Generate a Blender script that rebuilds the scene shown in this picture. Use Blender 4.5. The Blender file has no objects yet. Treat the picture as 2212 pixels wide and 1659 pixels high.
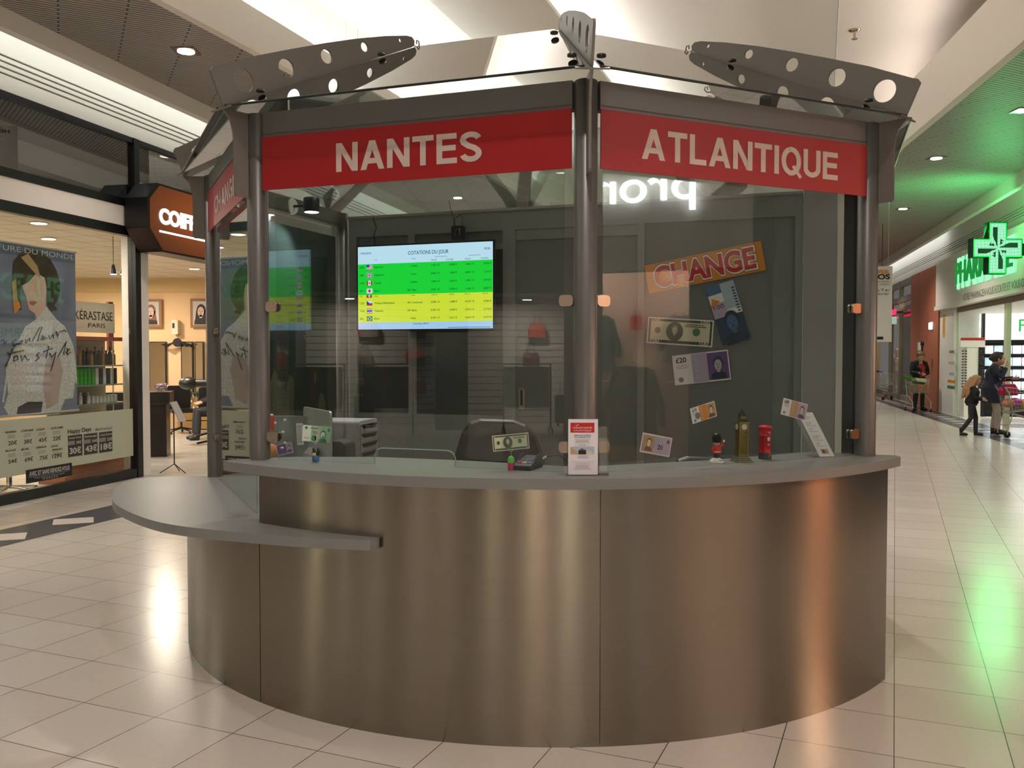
import bpy, math, random
from mathutils import Vector, Matrix
random.seed(7)
PI = math.pi
sin, cos, R = math.sin, math.cos, math.radians
SC = bpy.context.scene
COL = SC.collection

# ------------------------------------------------------------------ camera, world, exposure
F_PX, PITCH, CAM_H = 1941.0, 0.0325, 1.65
cam_d = bpy.data.cameras.new('camera')
cam_d.sensor_width = 36.0
cam_d.lens = F_PX / 2212 * 36.0
cam_d.clip_start = 0.05
cam_d.clip_end = 200
cam = bpy.data.objects.new('camera', cam_d)
cam.location = (0, 0, CAM_H)
cam.rotation_euler = (PI / 2 - PITCH, 0, 0)
COL.objects.link(cam)
SC.camera = cam
SC.view_settings.view_transform = 'Standard'
SC.view_settings.look = 'None'
SC.view_settings.gamma = 1
SC.view_settings.use_curve_mapping = False
SC.view_settings.exposure = -0.15

wd = bpy.data.worlds.new('world')
SC.world = wd
wd.use_nodes = True
wd.node_tree.nodes['Background'].inputs[0].default_value = (0.86, 0.79, 0.76, 1)
wd.node_tree.nodes['Background'].inputs[1].default_value = 0.20

def lamp(name, kind, loc, energy, col=(1, .86, .72), size=.12, target=None, spot=100, blend=.6, shape=None, sy=None):
    d = bpy.data.lights.new(name, kind)
    d.energy = energy
    d.color = col
    if kind == 'AREA':
        d.size = size
        if shape: d.shape = shape
        if sy: d.size_y = sy
    elif kind == 'SPOT':
        d.spot_size = R(spot); d.spot_blend = blend; d.shadow_soft_size = size
    else:
        d.shadow_soft_size = size
    o = bpy.data.objects.new(name, d)
    o.location = loc
    t = Vector(target) if target else Vector((loc[0], loc[1], loc[2] - 1))
    o.rotation_euler = (t - Vector(loc)).to_track_quat('-Z', 'Y').to_euler()
    COL.objects.link(o)
    return o

# cove tubes behind the upstands (last one added): long area lamps that wash the raised ceiling
LA = math.atan(.344)          # heading of the ceiling lines
def cove(name, x, y, z, ln, w, e, col, up):
    # long side follows the ceiling lines, face points towards 'up'
    d = bpy.data.lights.new(name, 'AREA')
    d.shape = 'RECTANGLE'; d.size = ln; d.size_y = w; d.energy = e; d.color = col
    o = bpy.data.objects.new(name, d)
    ax = Vector((sin(LA), cos(LA), 0)); n = -Vector(up).normalized()
    yv = n.cross(ax).normalized()
    m = Matrix((ax, yv, n)).transposed().to_4x4()
    m.translation = Vector((x, y, z))
    o.matrix_world = m
    COL.objects.link(o)
cove('cove_lamp', -2.68, 12.0, 5.40, 22, .2, 330, (.93, 1, 1), (.45, -.15, 1))
cove('cove_lamp', 1.38, 15.5, 6.60, 20, .12, 170, (1, .98, .97), (.45, -.15, 1))
cove('cove_lamp', 6.35, 14.0, 5.98, 16, .2, 70, (1, .88, .80), (-.9, .3, .8))  # added fill lamp, no cove here: lifts the right ceiling bay

# recessed downlights (the fixtures stand where the lower lamps are)
DOWN = [(-3.73, 10.4), (-2.5, 15.0), (-1.2, 20.0), (7.5, 16.0), (7.27, 12.9), (9.3, 21.5), (10.8, 27), (12.3, 33), (7.0, 8.0),
        (-4.7, 5.6), (-5.6, 1.6), (-6.4, -2.4), (6.6, 4.0), (5.8, 0.2), (5.0, -3.6), (4.0, -8.5), (-7.6, -7)]
for x, y in DOWN:
    lamp('downlight_lamp', 'SPOT', (x, y, 5.08), (420 if x > 7.4 and y > 14 else 235) if y > -3 else 220, (1, .88, .815), .07, spot=125, blend=.8)
for x, y in [(-1.6, -2.0), (1.8, -1.5), (0.0, 1.2), (.3, -5.5), (.6, 6.6), (2.4, 9.8)]:
    lamp('downlight_lamp', 'SPOT', (x, y, 6.3), 360 if y < 6 else 620, (1, .89, .825), .1, spot=120, blend=.8)  # the two over the booth are added to brighten its inside, without fixtures

# ------------------------------------------------------------------ materials
def lin(c):
    if isinstance(c, str): c = tuple(int(c[i:i + 2], 16) for i in (0, 2, 4))
    return tuple(((v / 255) / 12.92 if v / 255 <= .04045 else ((v / 255 + .055) / 1.055) ** 2.4) for v in c) + (1,)
MATS = {}
def M(name, col, rough=.5, metal=0., em=0., noise=.04, scale=6., spec=.5, emcol=None, bump=0.):
    if name in MATS: return MATS[name]
    m = bpy.data.materials.new(name); m.use_nodes = True
    nt = m.node_tree; b = nt.nodes['Principled BSDF']
    c = lin(col)
    b.inputs['Roughness'].default_value = rough
    b.inputs['Metallic'].default_value = metal
    b.inputs['Specular IOR Level'].default_value = spec
    if em:
        b.inputs['Emission Color'].default_value = lin(emcol) if emcol else c
        b.inputs['Emission Strength'].default_value = em
    if noise:
        n = nt.nodes.new('ShaderNodeTexNoise'); n.inputs['Scale'].default_value = scale; n.inputs['Detail'].default_value = 3
        tc = nt.nodes.new('ShaderNodeTexCoord'); nt.links.new(tc.outputs['Object'], n.inputs['Vector'])
        mx = nt.nodes.new('ShaderNodeMix'); mx.data_type = 'RGBA'
        mx.inputs[6].default_value = tuple(max(0, v * (1 - noise * 2)) for v in c[:3]) + (1,)
        mx.inputs[7].default_value = tuple(min(1, v * (1 + noise * 2)) for v in c[:3]) + (1,)
        nt.links.new(n.outputs['Fac'], mx.inputs[0]); nt.links.new(mx.outputs[2], b.inputs['Base Color'])
        if bump:
            bp = nt.nodes.new('ShaderNodeBump'); bp.inputs['Strength'].default_value = bump; bp.inputs['Distance'].default_value = .01
            nt.links.new(n.outputs['Fac'], bp.inputs['Height']); nt.links.new(bp.outputs[0], b.inputs['Normal'])
    else: b.inputs['Base Color'].default_value = c
    MATS[name] = m
    return m

def glass_mat(name, tint=(.90, .95, .93), refl=1.0, ior=1.5, rough=.0, haze=0., hazecol='8a948c'):
    """clear pane: straight-through light plus Fresnel mirror on both faces"""
    m = bpy.data.materials.new(name); m.use_nodes = True
    nt = m.node_tree; nt.nodes.clear()
    N = nt.nodes.new; L = nt.links.new
    out = N('ShaderNodeOutputMaterial'); mix = N('ShaderNodeMixShader')
    tr = N('ShaderNodeBsdfTransparent'); tr.inputs[0].default_value = tint + (1,)
    gl = N('ShaderNodeBsdfGlossy'); gl.inputs['Roughness'].default_value = rough
    geo = N('ShaderNodeNewGeometry'); fr = N('ShaderNodeFresnel')
    mr = N('ShaderNodeMapRange'); mr.inputs[3].default_value = ior; mr.inputs[4].default_value = 1 / ior
    L(geo.outputs['Backfacing'], mr.inputs[0]); L(mr.outputs[0], fr.inputs[0])
    mu = N('ShaderNodeMath'); mu.operation = 'MULTIPLY'; mu.inputs[1].default_value = refl; mu.use_clamp = True
    L(fr.outputs[0], mu.inputs[0]); L(mu.outputs[0], mix.inputs[0])
    src = tr
    if haze:
        df = N('ShaderNodeBsdfDiffuse'); df.inputs[0].default_value = lin(hazecol)
        m2 = N('ShaderNodeMixShader'); m2.inputs[0].default_value = haze
        L(tr.outputs[0], m2.inputs[1]); L(df.outputs[0], m2.inputs[2]); src = m2
    L(src.outputs[0], mix.inputs[1]); L(gl.outputs[0], mix.inputs[2]); L(mix.outputs[0], out.inputs[0])
    MATS[name] = m
    return m

# ------------------------------------------------------------------ mesh helpers
def V3(a): return Vector(a)
class MB:
    def __init__(s): s.v, s.f, s.fm, s.sm, s.ms = [], [], [], [], []
    def mi(s, m):
        if m not in s.ms: s.ms.append(m)
        return s.ms.index(m)
    def add(s, vs, fs, m, sm=False):
        o = len(s.v); s.v += [tuple(v) for v in vs]; k = s.mi(m)
        for f in fs: s.f.append(tuple(i + o for i in f)); s.fm.append(k); s.sm.append(sm)
        return s
    def box(s, x0, x1, y0, y1, z0, z1, m):
        vs = [(x, y, z) for x in (x0, x1) for y in (y0, y1) for z in (z0, z1)]
        return s.add(vs, [(0, 1, 3, 2), (4, 6, 7, 5), (0, 4, 5, 1), (2, 3, 7, 6), (0, 2, 6, 4), (1, 5, 7, 3)], m)
    def obox(s, c, sz, m, rz=0., rx=0., ry=0.):
        mt = Matrix.Translation(c) @ Matrix.Rotation(rz, 4, 'Z') @ Matrix.Rotation(rx, 4, 'X') @ Matrix.Rotation(ry, 4, 'Y')
        vs = [mt @ V3((x * sz[0] / 2, y * sz[1] / 2, z * sz[2] / 2)) for x in (-1, 1) for y in (-1, 1) for z in (-1, 1)]
        return s.add(vs, [(0, 1, 3, 2), (4, 6, 7, 5), (0, 4, 5, 1), (2, 3, 7, 6), (0, 2, 6, 4), (1, 5, 7, 3)], m)
    def rbox(s, x0, x1, y0, y1, z0, z1, m, r=.01, axis='y', n=4):
        """box with four rounded edges running along the axis"""
        def rr(a0, a1, b0, b1):
            pts = []
            for cx, cy, t in ((a1 - r, b1 - r, 0), (a0 + r, b1 - r, 90), (a0 + r, b0 + r, 180), (a1 - r, b0 + r, 270)):
                for k in range(n + 1):
                    a = R(t + 90 * k / n); pts.append((cx + r * cos(a), cy + r * sin(a)))
            return pts
        if axis == 'y': p = rr(x0, x1, z0, z1); A = [(a, y0, b) for a, b in p]; B = [(a, y1, b) for a, b in p]
        elif axis == 'z': p = rr(x0, x1, y0, y1); A = [(a, b, z0) for a, b in p]; B = [(a, b, z1) for a, b in p]
        else: p = rr(y0, y1, z0, z1); A = [(x0, a, b) for a, b in p]; B = [(x1, a, b) for a, b in p]
        return s.loft([A, B], m, closed=True, caps=True)
    def loft(s, rings, m, closed=True, caps=False, sm=False):
        n = len(rings[0]); vs = [v for r_ in rings for v in r_]; fs = []
        for i in range(len(rings) - 1):
            for j in range(n if closed else n - 1):
                a, b = i * n + j, i * n + (j + 1) % n
                fs.append((a, b, b + n, a + n))
        s.add(vs, fs, m, sm)
        if caps:
            s.add(rings[0], [tuple(reversed(range(n)))], m); s.add(rings[-1], [tuple(range(n))], m)
        return s
    def prism(s, pts, z0, z1, m):
        return s.loft([[(x, y, z0) for x, y in pts], [(x, y, z1) for x, y in pts]], m, caps=True)
    def plate(s, pts, y0, y1, m):
        return s.loft([[(x, y0, z) for x, z in pts], [(x, y1, z) for x, z in pts]], m, caps=True)
    def quad(s, pts, m): return s.add(pts, [tuple(range(len(pts)))], m)
    def tube(s, path, r, m, n=8, caps=True, sm=True):
        path = [V3(p) for p in path]; rings = []; prev = None
        for i, p in enumerate(path):
            t = (path[min(i + 1, len(path) - 1)] - path[max(i - 1, 0)])
            if t.length < 1e-9: t = V3((0, 0, 1))
            t.normalize()
            if prev is None:
                u = t.orthogonal().normalized()
            else:
                u = (prev - t * prev.dot(t))
                u = u.normalized() if u.length > 1e-6 else t.orthogonal().normalized()
            prev = u; w = t.cross(u)
            rr = r[i] if isinstance(r, (list, tuple)) else r
            rings.append([p + (u * cos(2 * PI * k / n) + w * sin(2 * PI * k / n)) * rr for k in range(n)])
        return s.loft(rings, m, caps=caps, sm=sm)
    def lathe(s, prof, m, c=(0, 0, 0), n=24, sm=True, ax='z'):
        rings = []
        for r_, z in prof:
            ring = []
            for k in range(n):
                a = 2 * PI * k / n; p = (r_ * cos(a), r_ * sin(a), z)
                if ax == 'y': p = (p[0], p[2], p[1])
                if ax == 'x': p = (p[2], p[0], p[1])
                ring.append((c[0] + p[0], c[1] + p[1], c[2] + p[2]))
            rings.append(ring)
        return s.loft(rings, m, caps=True, sm=sm)
    def ell(s, c, rad, m, n=16, k=10, rot=None):
        rings = []
        for i in range(k + 1):
            a = -PI / 2 + PI * i / k; ring = []
            for j in range(n):
                b = 2 * PI * j / n
                p = V3((rad[0] * max(cos(a), .001) * cos(b), rad[1] * max(cos(a), .001) * sin(b), rad[2] * sin(a)))
                if rot: p = rot @ p
                ring.append(V3(c) + p)
            rings.append(ring)
        return s.loft(rings, m, caps=True, sm=True)
    def merge(s, vs, fs, m, T=None):
        if T: vs = [T @ V3(v) for v in vs]
        return s.add(vs, fs, m)
    def text(s, txt, x, z, w, h, m, y=0., th=.002, bold=0., align='L', shear=0., rot=0., mirror=False):
        """lettering in the x-z plane facing -y; h = capital height, w = full width (None: natural)"""
        vs, fs = glyphs(txt, bold, th, shear)
        if not vs: return s
        xs = [v[0] for v in vs]; x0, x1 = min(xs), max(xs)
        k = h / CAPH; kx = (w / (x1 - x0)) if w else k
        off = {'L': 0, 'C': -.5, 'R': -1}[align] * (x1 - x0) * kx
        out = []
        for a, b, c in vs:
            px, pz = (a - x0) * kx + off, b * k
            if mirror: px = -px
            if rot: px, pz = px * cos(rot) - pz * sin(rot), px * sin(rot) + pz * cos(rot)
            out.append((x + px, y - c, z + pz))
        return s.add(out, fs, m)
    def build(s, name, parent=None, loc=None, rz=0., bevel=0.):
        me = bpy.data.meshes.new(name)
        me.from_pydata(s.v, [], s.f)
        for m in s.ms: me.materials.append(m)
        me.polygons.foreach_set('material_index', s.fm)
        me.polygons.foreach_set('use_smooth', s.sm)
        me.update()
        o = bpy.data.objects.new(name, me)
        COL.objects.link(o)
        if loc: o.location = loc
        if rz: o.rotation_euler = (0, 0, rz)
        if parent: o.parent = parent
        if bevel:
            b = o.modifiers.new('bevel', 'BEVEL'); b.width = bevel; b.segments = 2; b.limit_method = 'ANGLE'
        return o

GL = {}
CAPH = .7
def curve_mesh(cu):
    o = bpy.data.objects.new('tmp', cu)
    me = o.to_mesh()
    vs = [tuple(v.co) for v in me.vertices]; fs = [tuple(p.vertices) for p in me.polygons]
    o.to_mesh_clear(); bpy.data.objects.remove(o); bpy.data.curves.remove(cu)
    return vs, fs
def glyphs(txt, bold, th, shear):
    key = (txt, bold, th, shear)
    if key in GL: return GL[key]
    cu = bpy.data.curves.new('t', 'FONT')
    cu.body = txt; cu.size = 1; cu.offset = bold; cu.extrude = th / 2; cu.shear = shear; cu.resolution_u = 3 if len(txt) > 12 else 6
    cu.fill_mode = 'BOTH' if th else 'FRONT'
    GL[key] = curve_mesh(cu)
    return GL[key]
vs_, _f = glyphs('H', 0, 0., 0)
CAPH = max(v[1] for v in vs_)
def holed(outer, holes, th):
    """flat plate with round holes, in local x-y, thickness th along z"""
    cu = bpy.data.curves.new('p', 'CURVE'); cu.dimensions = '2D'; cu.fill_mode = 'BOTH'; cu.extrude = th / 2
    def sp(pts):
        q = cu.splines.new('POLY'); q.points.add(len(pts) - 1); q.use_cyclic_u = True
        for i, p in enumerate(pts): q.points[i].co = (p[0], p[1], 0, 1)
    sp(outer)
    for c, r_ in holes: sp([(c[0] + r_ * cos(-2 * PI * k / 28), c[1] + r_ * sin(-2 * PI * k / 28)) for k in range(28)])
    return curve_mesh(cu)

# ------------------------------------------------------------------ scene graph helpers
def tag(o, label=None, cat=None, group=None, kind=None):
    if label: o['label'] = label
    if cat: o['category'] = cat
    if group: o['group'] = group
    if kind: o['kind'] = kind
    return o
def thing(name, label, cat, loc=(0, 0, 0), rz=0., group=None):
    o = bpy.data.objects.new(name, None); COL.objects.link(o)
    o.empty_display_size = .1
    o.location = loc; o.rotation_euler = (0, 0, rz)
    return tag(o, label, cat, group)
def struct(name, mb, **k):
    return tag(mb.build(name, **k), kind='structure')
def dup(root, loc, rz, label, group=None):
    r_ = root.copy(); COL.objects.link(r_); r_.location = loc; r_.rotation_euler = (0, 0, rz); r_['label'] = label
    if group: r_['group'] = group
    def rec(src, dst):
        for ch in [c for c in bpy.data.objects if c.parent == src]:
            c = ch.copy(); COL.objects.link(c); c.parent = dst; rec(ch, c)
    rec(root, r_)
    return r_
def remesh(o, vox, smooth=2):
    """fuse overlapping volumes into one continuous skin"""
    m = o.modifiers.new('r', 'REMESH'); m.mode = 'VOXEL'; m.voxel_size = vox; m.use_smooth_shade = True
    if smooth:
        q = o.modifiers.new('s', 'SMOOTH'); q.iterations = smooth; q.factor = .5
    return o

# camera-ray helpers used to find where things stand: pixel -> point on the floor / on a wall
def ray(px, py):
    x, f, u = px - 1106, F_PX, -(py - 829.5)
    c, s = cos(PITCH), sin(PITCH)
    return V3((x, f * c + u * s, -f * s + u * c))
def fl(px, py, z=0.):
    d = ray(px, py); t = (z - CAM_H) / d.z
    return V3((d.x * t, d.y * t, z))
def at(px, py, Y):
    d = ray(px, py); t = Y / d.y
    return V3((d.x * t, Y, CAM_H + d.z * t))
class Wall:
    """vertical plane through origin o with heading D (x grows to the viewer's right), local y points away"""
    def __init__(s, o, D):
        s.o = V3((o[0], o[1], 0)); d = V3((D[0], D[1], 0)).normalized(); s.d = d; s.n = V3((-d.y, d.x, 0)); s.rz = math.atan2(d.y, d.x)
    def hit(s, px, py, off=0.):
        r_ = ray(px, py); t = (s.n.dot(s.o + s.n * off)) / s.n.dot(r_)
        p = r_ * t
        return (p - s.o).dot(s.d), p.z + CAM_H
    def pt(s, a, off=0., z=0.):
        p = s.o + s.d * a + s.n * off; return V3((p.x, p.y, z))
    def thing(s, name, label, cat, a=0., off=0., z=0., group=None):
        return thing(name, label, cat, s.pt(a, off, z), s.rz, group)

# ------------------------------------------------------------------ shared materials 
m_white = M('white_paint', 'e6e0da', .7)
m_ceil = M('ceiling_white', 'e8e2da', .8, noise=.01)
m_fasc = M('fascia_white', 'e2dad0', .7, noise=.01)
m_black = M('black_frame', '0b0b0c', .35)
m_dark = M('dark_plastic', '161617', .4)
m_rubber = M('rubber_black', '1a1a1a', .7)
m_post = M('grey_powdercoat', '6b6a68', .38, .4, noise=.03, scale=30)
m_fin = M('fin_grey', '7a7772', .42, .3, noise=.02)
m_head = M('header_grey', '6e6c69', .42, .3, noise=.02)
m_steel = M('stainless', 'b5a595', .22, 1., noise=.03)
m_chrome = M('chrome', 'd8d8d8', .12, 1., noise=0)
m_red = M('sign_red', '9e1218', .45, noise=.02)
m_letter = M('letter_silver', 'cdbcb4', .5, noise=.02)
m_slab = M('worktop_laminate', '7a7b79', .38, noise=.03, scale=300, spec=.4)
m_paper = M('paper', 'e9e4ea', .7, noise=.02)
m_ink = M('ink_dark', '232021', .6, noise=0)
m_inkgrey = M('ink_grey', '77706e', .6, noise=0)
m_panel = M('back_panel_grey', '8a8d8d', .45, .1, noise=.02)
m_panel2 = M('back_panel_dark', '757878', .35, .1, noise=.02)
G_clear = glass_mat('glass_clear', (.93, .965, .95), 1.35, haze=.012)
G_roof = glass_mat('glass_roof', (.78, .83, .81), 2.4, haze=.14)
G_shop = glass_mat('glass_shopfront', (.94, .96, .94), .55)
G_acryl = glass_mat('acrylic_clear', (.95, .96, .96), 1.0, ior=1.45, haze=.05)
# ================================================================== THE SETTING
# floor: square tiles, .442 m, laid 23 degrees off the view axis
def floor_mat():
    m = bpy.data.materials.new('floor_tiles'); m.use_nodes = True
    nt = m.node_tree; b = nt.nodes['Principled BSDF']; N = nt.nodes.new; L = nt.links.new
    tc = N('ShaderNodeTexCoord'); mp = N('ShaderNodeMapping'); br = N('ShaderNodeTexBrick')
    th, w, ox, oy = .4027, .4422, 1.5698, 3.6409
    mp.inputs['Rotation'].default_value = (0, 0, th); mp.inputs['Scale'].default_value = (1 / w, 1 / w, 1)
    i0 = (ox * cos(th) - oy * sin(th)) / w; j0 = (ox * sin(th) + oy * cos(th)) / w
    mp.inputs['Location'].default_value = (-i0 + 40, -j0 + 40, 0)
    br.offset = 0; br.squash = 1
    br.inputs['Scale'].default_value = 1; br.inputs['Mortar Size'].default_value = .005; br.inputs['Mortar Smooth'].default_value = .1
    br.inputs['Brick Width'].default_value = 1; br.inputs['Row Height'].default_value = 1
    br.inputs['Color1'].default_value = lin('c9c2b8'); br.inputs['Color2'].default_value = lin('c4bcb1'); br.inputs['Mortar'].default_value = lin('4a4038')
    L(tc.outputs['Object'], mp.inputs[0]); L(mp.outputs[0], br.inputs[0])
    n = N('ShaderNodeTexNoise'); n.inputs['Scale'].default_value = 40; n.inputs['Detail'].default_value = 4
    L(tc.outputs['Object'], n.inputs[0])
    mx = N('ShaderNodeMix'); mx.data_type = 'RGBA'; mx.blend_type = 'MULTIPLY'; mx.inputs[0].default_value = .12
    L(br.outputs[0], mx.inputs[6]); L(n.outputs['Fac'], mx.inputs[7]); L(mx.outputs[2], b.inputs['Base Color'])
    n2 = N('ShaderNodeTexNoise'); n2.inputs['Scale'].default_value = 1.3; L(tc.outputs['Object'], n2.inputs[0])
    mr = N('ShaderNodeMapRange'); mr.inputs[3].default_value = .17; mr.inputs[4].default_value = .25
    L(n2.outputs['Fac'], mr.inputs[0]); L(mr.outputs[0], b.inputs['Roughness'])
    b.inputs['Specular IOR Level'].default_value = .6
    return m
m_floor = floor_mat()
struct('floor', MB().box(-32, 32, -26, 46, -.1, 0, m_floor))

# dark band with white lozenges inlaid in the floor, on both sides of the walkway
m_band = M('band_slate', '3a3c4a', .25, noise=.06, scale=20)
m_loz = M('band_lozenge', 'd2c8be', .25)
def band(name, p0, p1, w, pitch, e1, e2):
    p0, p1 = V3(p0 + (0,)), V3(p1 + (0,)); d = (p1 - p0); ln = d.length; d.normalize(); n = V3((d.y, -d.x, 0))
    mb = MB(); z0, z1 = 0.0, .0015
    q = [p0, p1, p1 + n * w, p0 + n * w]
    mb.loft([[(v.x, v.y, z0) for v in q], [(v.x, v.y, z1) for v in q]], m_band, caps=True)
    k = 0.
    while k < ln - pitch:
        c = p0 + d * (k + pitch / 2) + n * (w / 2)
        u = V3(e1 + (0,)) / 2; v = V3(e2 + (0,)) / 2
        mb.quad([(p.x, p.y, z1 + .001) for p in (c - u - v, c - u + v, c + u + v, c + u - v)], m_loz)
        k += pitch
    return struct(name, mb)
E1, E2 = (.30, .10), (.14, -.30)
band('trim_1', (-6.0, 4.6), (-2.9, 14.6), .62, .83, (.34, .13), (.14, -.30))
band('trim_2', (4.9, 2.3), (8.75, 15.0), .84, .80, (.30, .08), (.12, -.25))
band('trim_3', (8.75, 15.0), (16.0, 44), .84, .80, (.30, .08), (.12, -.25))

# slatted metal ceilings along both walls
def slat_mat():
    m = bpy.data.materials.new('slat_ceiling'); m.use_nodes = True
    nt = m.node_tree; b = nt.nodes['Principled BSDF']; N = nt.nodes.new; L = nt.links.new
    tc = N('ShaderNodeTexCoord'); mp = N('ShaderNodeMapping'); br = N('ShaderNodeTexBrick')
    mp.inputs['Rotation'].default_value = (0, 0, R(-26.5))
    br.offset = .5
    br.inputs['Scale'].default_value = 1; br.inputs['Mortar Size'].default_value = .010; br.inputs['Mortar Smooth'].default_value = .2
    br.inputs['Brick Width'].default_value = 1.25; br.inputs['Row Height'].default_value = .062
    br.inputs['Color1'].default_value = lin('a8a199'); br.inputs['Color2'].default_value = lin('a29b93'); br.inputs['Mortar'].default_value = lin('3f3b37')
    L(tc.outputs['Object'], mp.inputs[0]); L(mp.outputs[0], br.inputs[0]); L(br.outputs[0], b.inputs['Base Color'])
    bp = N('ShaderNodeBump'); bp.inputs['Strength'].default_value = .6; bp.inputs['Distance'].default_value = .02; bp.invert = True
    L(br.outputs['Fac'], bp.inputs['Height']); L(bp.outputs[0], b.inputs['Normal'])
    b.inputs['Roughness'].default_value = .5
    return m
m_slat = slat_mat()
def XLW(Y): return -5.6 + .235 * (Y - 9.8)
def XLI(Y): return -3.19 + .344 * (Y - 9.58)
def XRW(Y): return 6.03 + .25 * Y
def XRI(Y):
    return XRW(Y) - 2.85 if Y < 10 else (5.68 + .155 * (Y - 10) if Y < 15 else 6.46 + .235 * (Y - 15))
YS = [-18, -6, 2, 10, 15, 20, 28, 36, 45]
def strip(fa, fb, z0, z1, m, ys=YS, name='ceiling'):
    mb = MB()
    A = [[(fa(y), y, z0), (fb(y), y, z0), (fb(y), y, z1), (fa(y), y, z1)] for y in ys]
    return struct(name, mb.loft(A, m, caps=True))
YL = [5, 10, 15, 20, 30, 45]
def XLI2(Y): return XLI(Y) if Y > 2 else XLI(2) + .235 * (Y - 2)
strip(lambda y: XLW(y) + .62, lambda y: XLI2(y) - .0, 5.13, 5.2, m_slat)
strip(lambda y: XRI(y), lambda y: XRW(y) - .62, 5.13, 5.2, m_slat)
# hanging beams that hide the cove tubes by the walls
strip(lambda y: XLW(y) + .55, lambda y: XLW(y) + .67, 4.93, 5.2, m_fasc, name='trim_4')
strip(lambda y: XRW(y) - .67, lambda y: XRW(y) - .55, 4.86, 5.2, m_fasc, name='trim_5')
strip(lambda y: XLW(y) - .3, lambda y: XLW(y) + .6, 5.62, 5.7, m_ceil)
strip(lambda y: XRW(y) - .6, lambda y: XRW(y) + .3, 5.62, 5.7, m_ceil)
# upstands at the edge of the raised ceiling
strip(lambda y: XLI2(y) - .06, lambda y: XLI2(y) + .05, 5.08, 5.56, m_fasc, name='trim_6')
strip(lambda y: XRI(y) - .08, lambda y: XRI(y) + .04, 5.08, 5.95, m_fasc, name='trim_7')
strip(lambda y: XLI2(y) - .72, lambda y: XLI2(y) - .62, 5.2, 6.7, m_ceil, name='trim_8')
strip(lambda y: XRI(y) + .62, lambda y: XRI(y) + .72, 5.2, 6.7, m_ceil, name='trim_9')
# raised ceiling in long bays
LN = lambda x0: (lambda y: x0 + .344 * (y - 12.5))
la, lb, ld = LN(-1.07), LN(.22), LN(4.5)
Y2 = [-18, 45]
strip(lambda y: la(y) - 3.2, la, 6.6, 6.7, m_ceil, Y2)
strip(lambda y: la(y) - .02, lambda y: lb(y) + .28, 6.47, 6.53, m_ceil, Y2)
strip(lambda y: la(y) - .02, lambda y: la(y) + .06, 6.5, 6.72, m_ceil, Y2, 'trim_12')
strip(lb, ld, 7.15, 7.25, m_ceil, Y2)
strip(lambda y: lb(y) - .1, lb, 6.50, 7.2, m_ceil, Y2, 'trim_10')
strip(lambda y: ld(y) + .01, lambda y: ld(y) + .1, 6.58, 7.2, m_ceil, Y2, 'trim_11')
strip(ld, lambda y: ld(y) + 9, 6.55, 6.65, m_ceil, Y2)

# cove tubes by the walls (glowing strips seen over the shopfronts)
def wallcove(fx, side, y0, y1, e, col=(.9, 1, .98)):
    a = V3((fx(y0), y0, 5.22)); b_ = V3((fx(y1), y1, 5.22)); c = (a + b_) / 2
    d = bpy.data.lights.new('cove_lamp', 'AREA'); d.shape = 'RECTANGLE'; d.size = (b_ - a).length; d.size_y = .08; d.energy = e; d.color = col
    o = bpy.data.objects.new('cove_lamp', d); ax = (b_ - a).normalized(); n = -V3((side, 0, -.35)).normalized()
    yv = n.cross(ax).normalized(); n = ax.cross(yv)
    mt = Matrix((ax, yv, n)).transposed().to_4x4(); mt.translation = c; o.matrix_world = mt; COL.objects.link(o)
wallcove(lambda y: XLW(y) + .50, -1, 5, 16, 42)
wallcove(lambda y: XLW(y) + .50, -1, 16.5, 28, 42)
wallcove(lambda y: XRW(y) - .50, 1, 26, 38, 40)

# grooved fascia boards: four shadow gaps in front of a dark backing
m_gap = M('groove_dark', '6e665e', .8, noise=0)
def fascia(name, fx, sg, ys, zb, zt, gaps):
    mb = MB(); zs = [zb]
    for g in gaps: zs += [g - .011, g + .011]
    zs.append(zt)
    for k in range(0, len(zs), 2):
        mb.loft([[(fx(y), y, zs[k]), (fx(y) - sg * .03, y, zs[k]), (fx(y) - sg * .03, y, zs[k + 1]), (fx(y), y, zs[k + 1])] for y in ys], m_fasc, caps=True)
    mb.loft([[(fx(y) - sg * .03, y, zb), (fx(y) - sg * .2, y, zb), (fx(y) - sg * .2, y, zt), (fx(y) - sg * .03, y, zt)] for y in ys], m_gap, caps=True)
    return struct(name, mb)
fascia('wall_left', XLW, 1, [3.5, 10, 20, 45], 4.53, 5.62, [4.73, 4.795, 4.86, 4.925])
fascia('wall_right', XRW, -1, [6, 20, 32, 45], 4.34, 5.62, [4.60, 4.66, 4.72, 4.78])
# plain walls of the neighbouring units, out of the frame but seen in the glass
WL = Wall((-5.6, 9.8), (.235, 1))
WR = Wall((12.4, 25.5), (-.25, -1))
m_wallp = M('unit_wall', '9a9086', .7)
# ================================================================== THE EXCHANGE KIOSK
KC = V3((.196, 5.94, 0)); KR = 2.128; KROT = .054
def pol(deg, r): a = KROT + R(deg); return V3((KC.x + r * sin(a), KC.y - r * cos(a), 0))
def vert(k): return pol(45 * k, KR)
VX = {k: vert(k) for k in range(-4, 5)}
W_L = Wall(VX[-1], VX[0] - VX[-1]); W_R = Wall(VX[0], VX[1] - VX[0])
W_S = Wall(VX[-2], VX[-1] - VX[-2]); W_B = Wall(VX[-3], VX[2] - VX[-3])
W_S2 = Wall(VX[-2], VX[-3] - VX[-2]); W_R2 = Wall(VX[1], VX[2] - VX[1])
SIDE = 1.629
Z1, Z2 = 1.144, .86         # worktop heights

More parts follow.
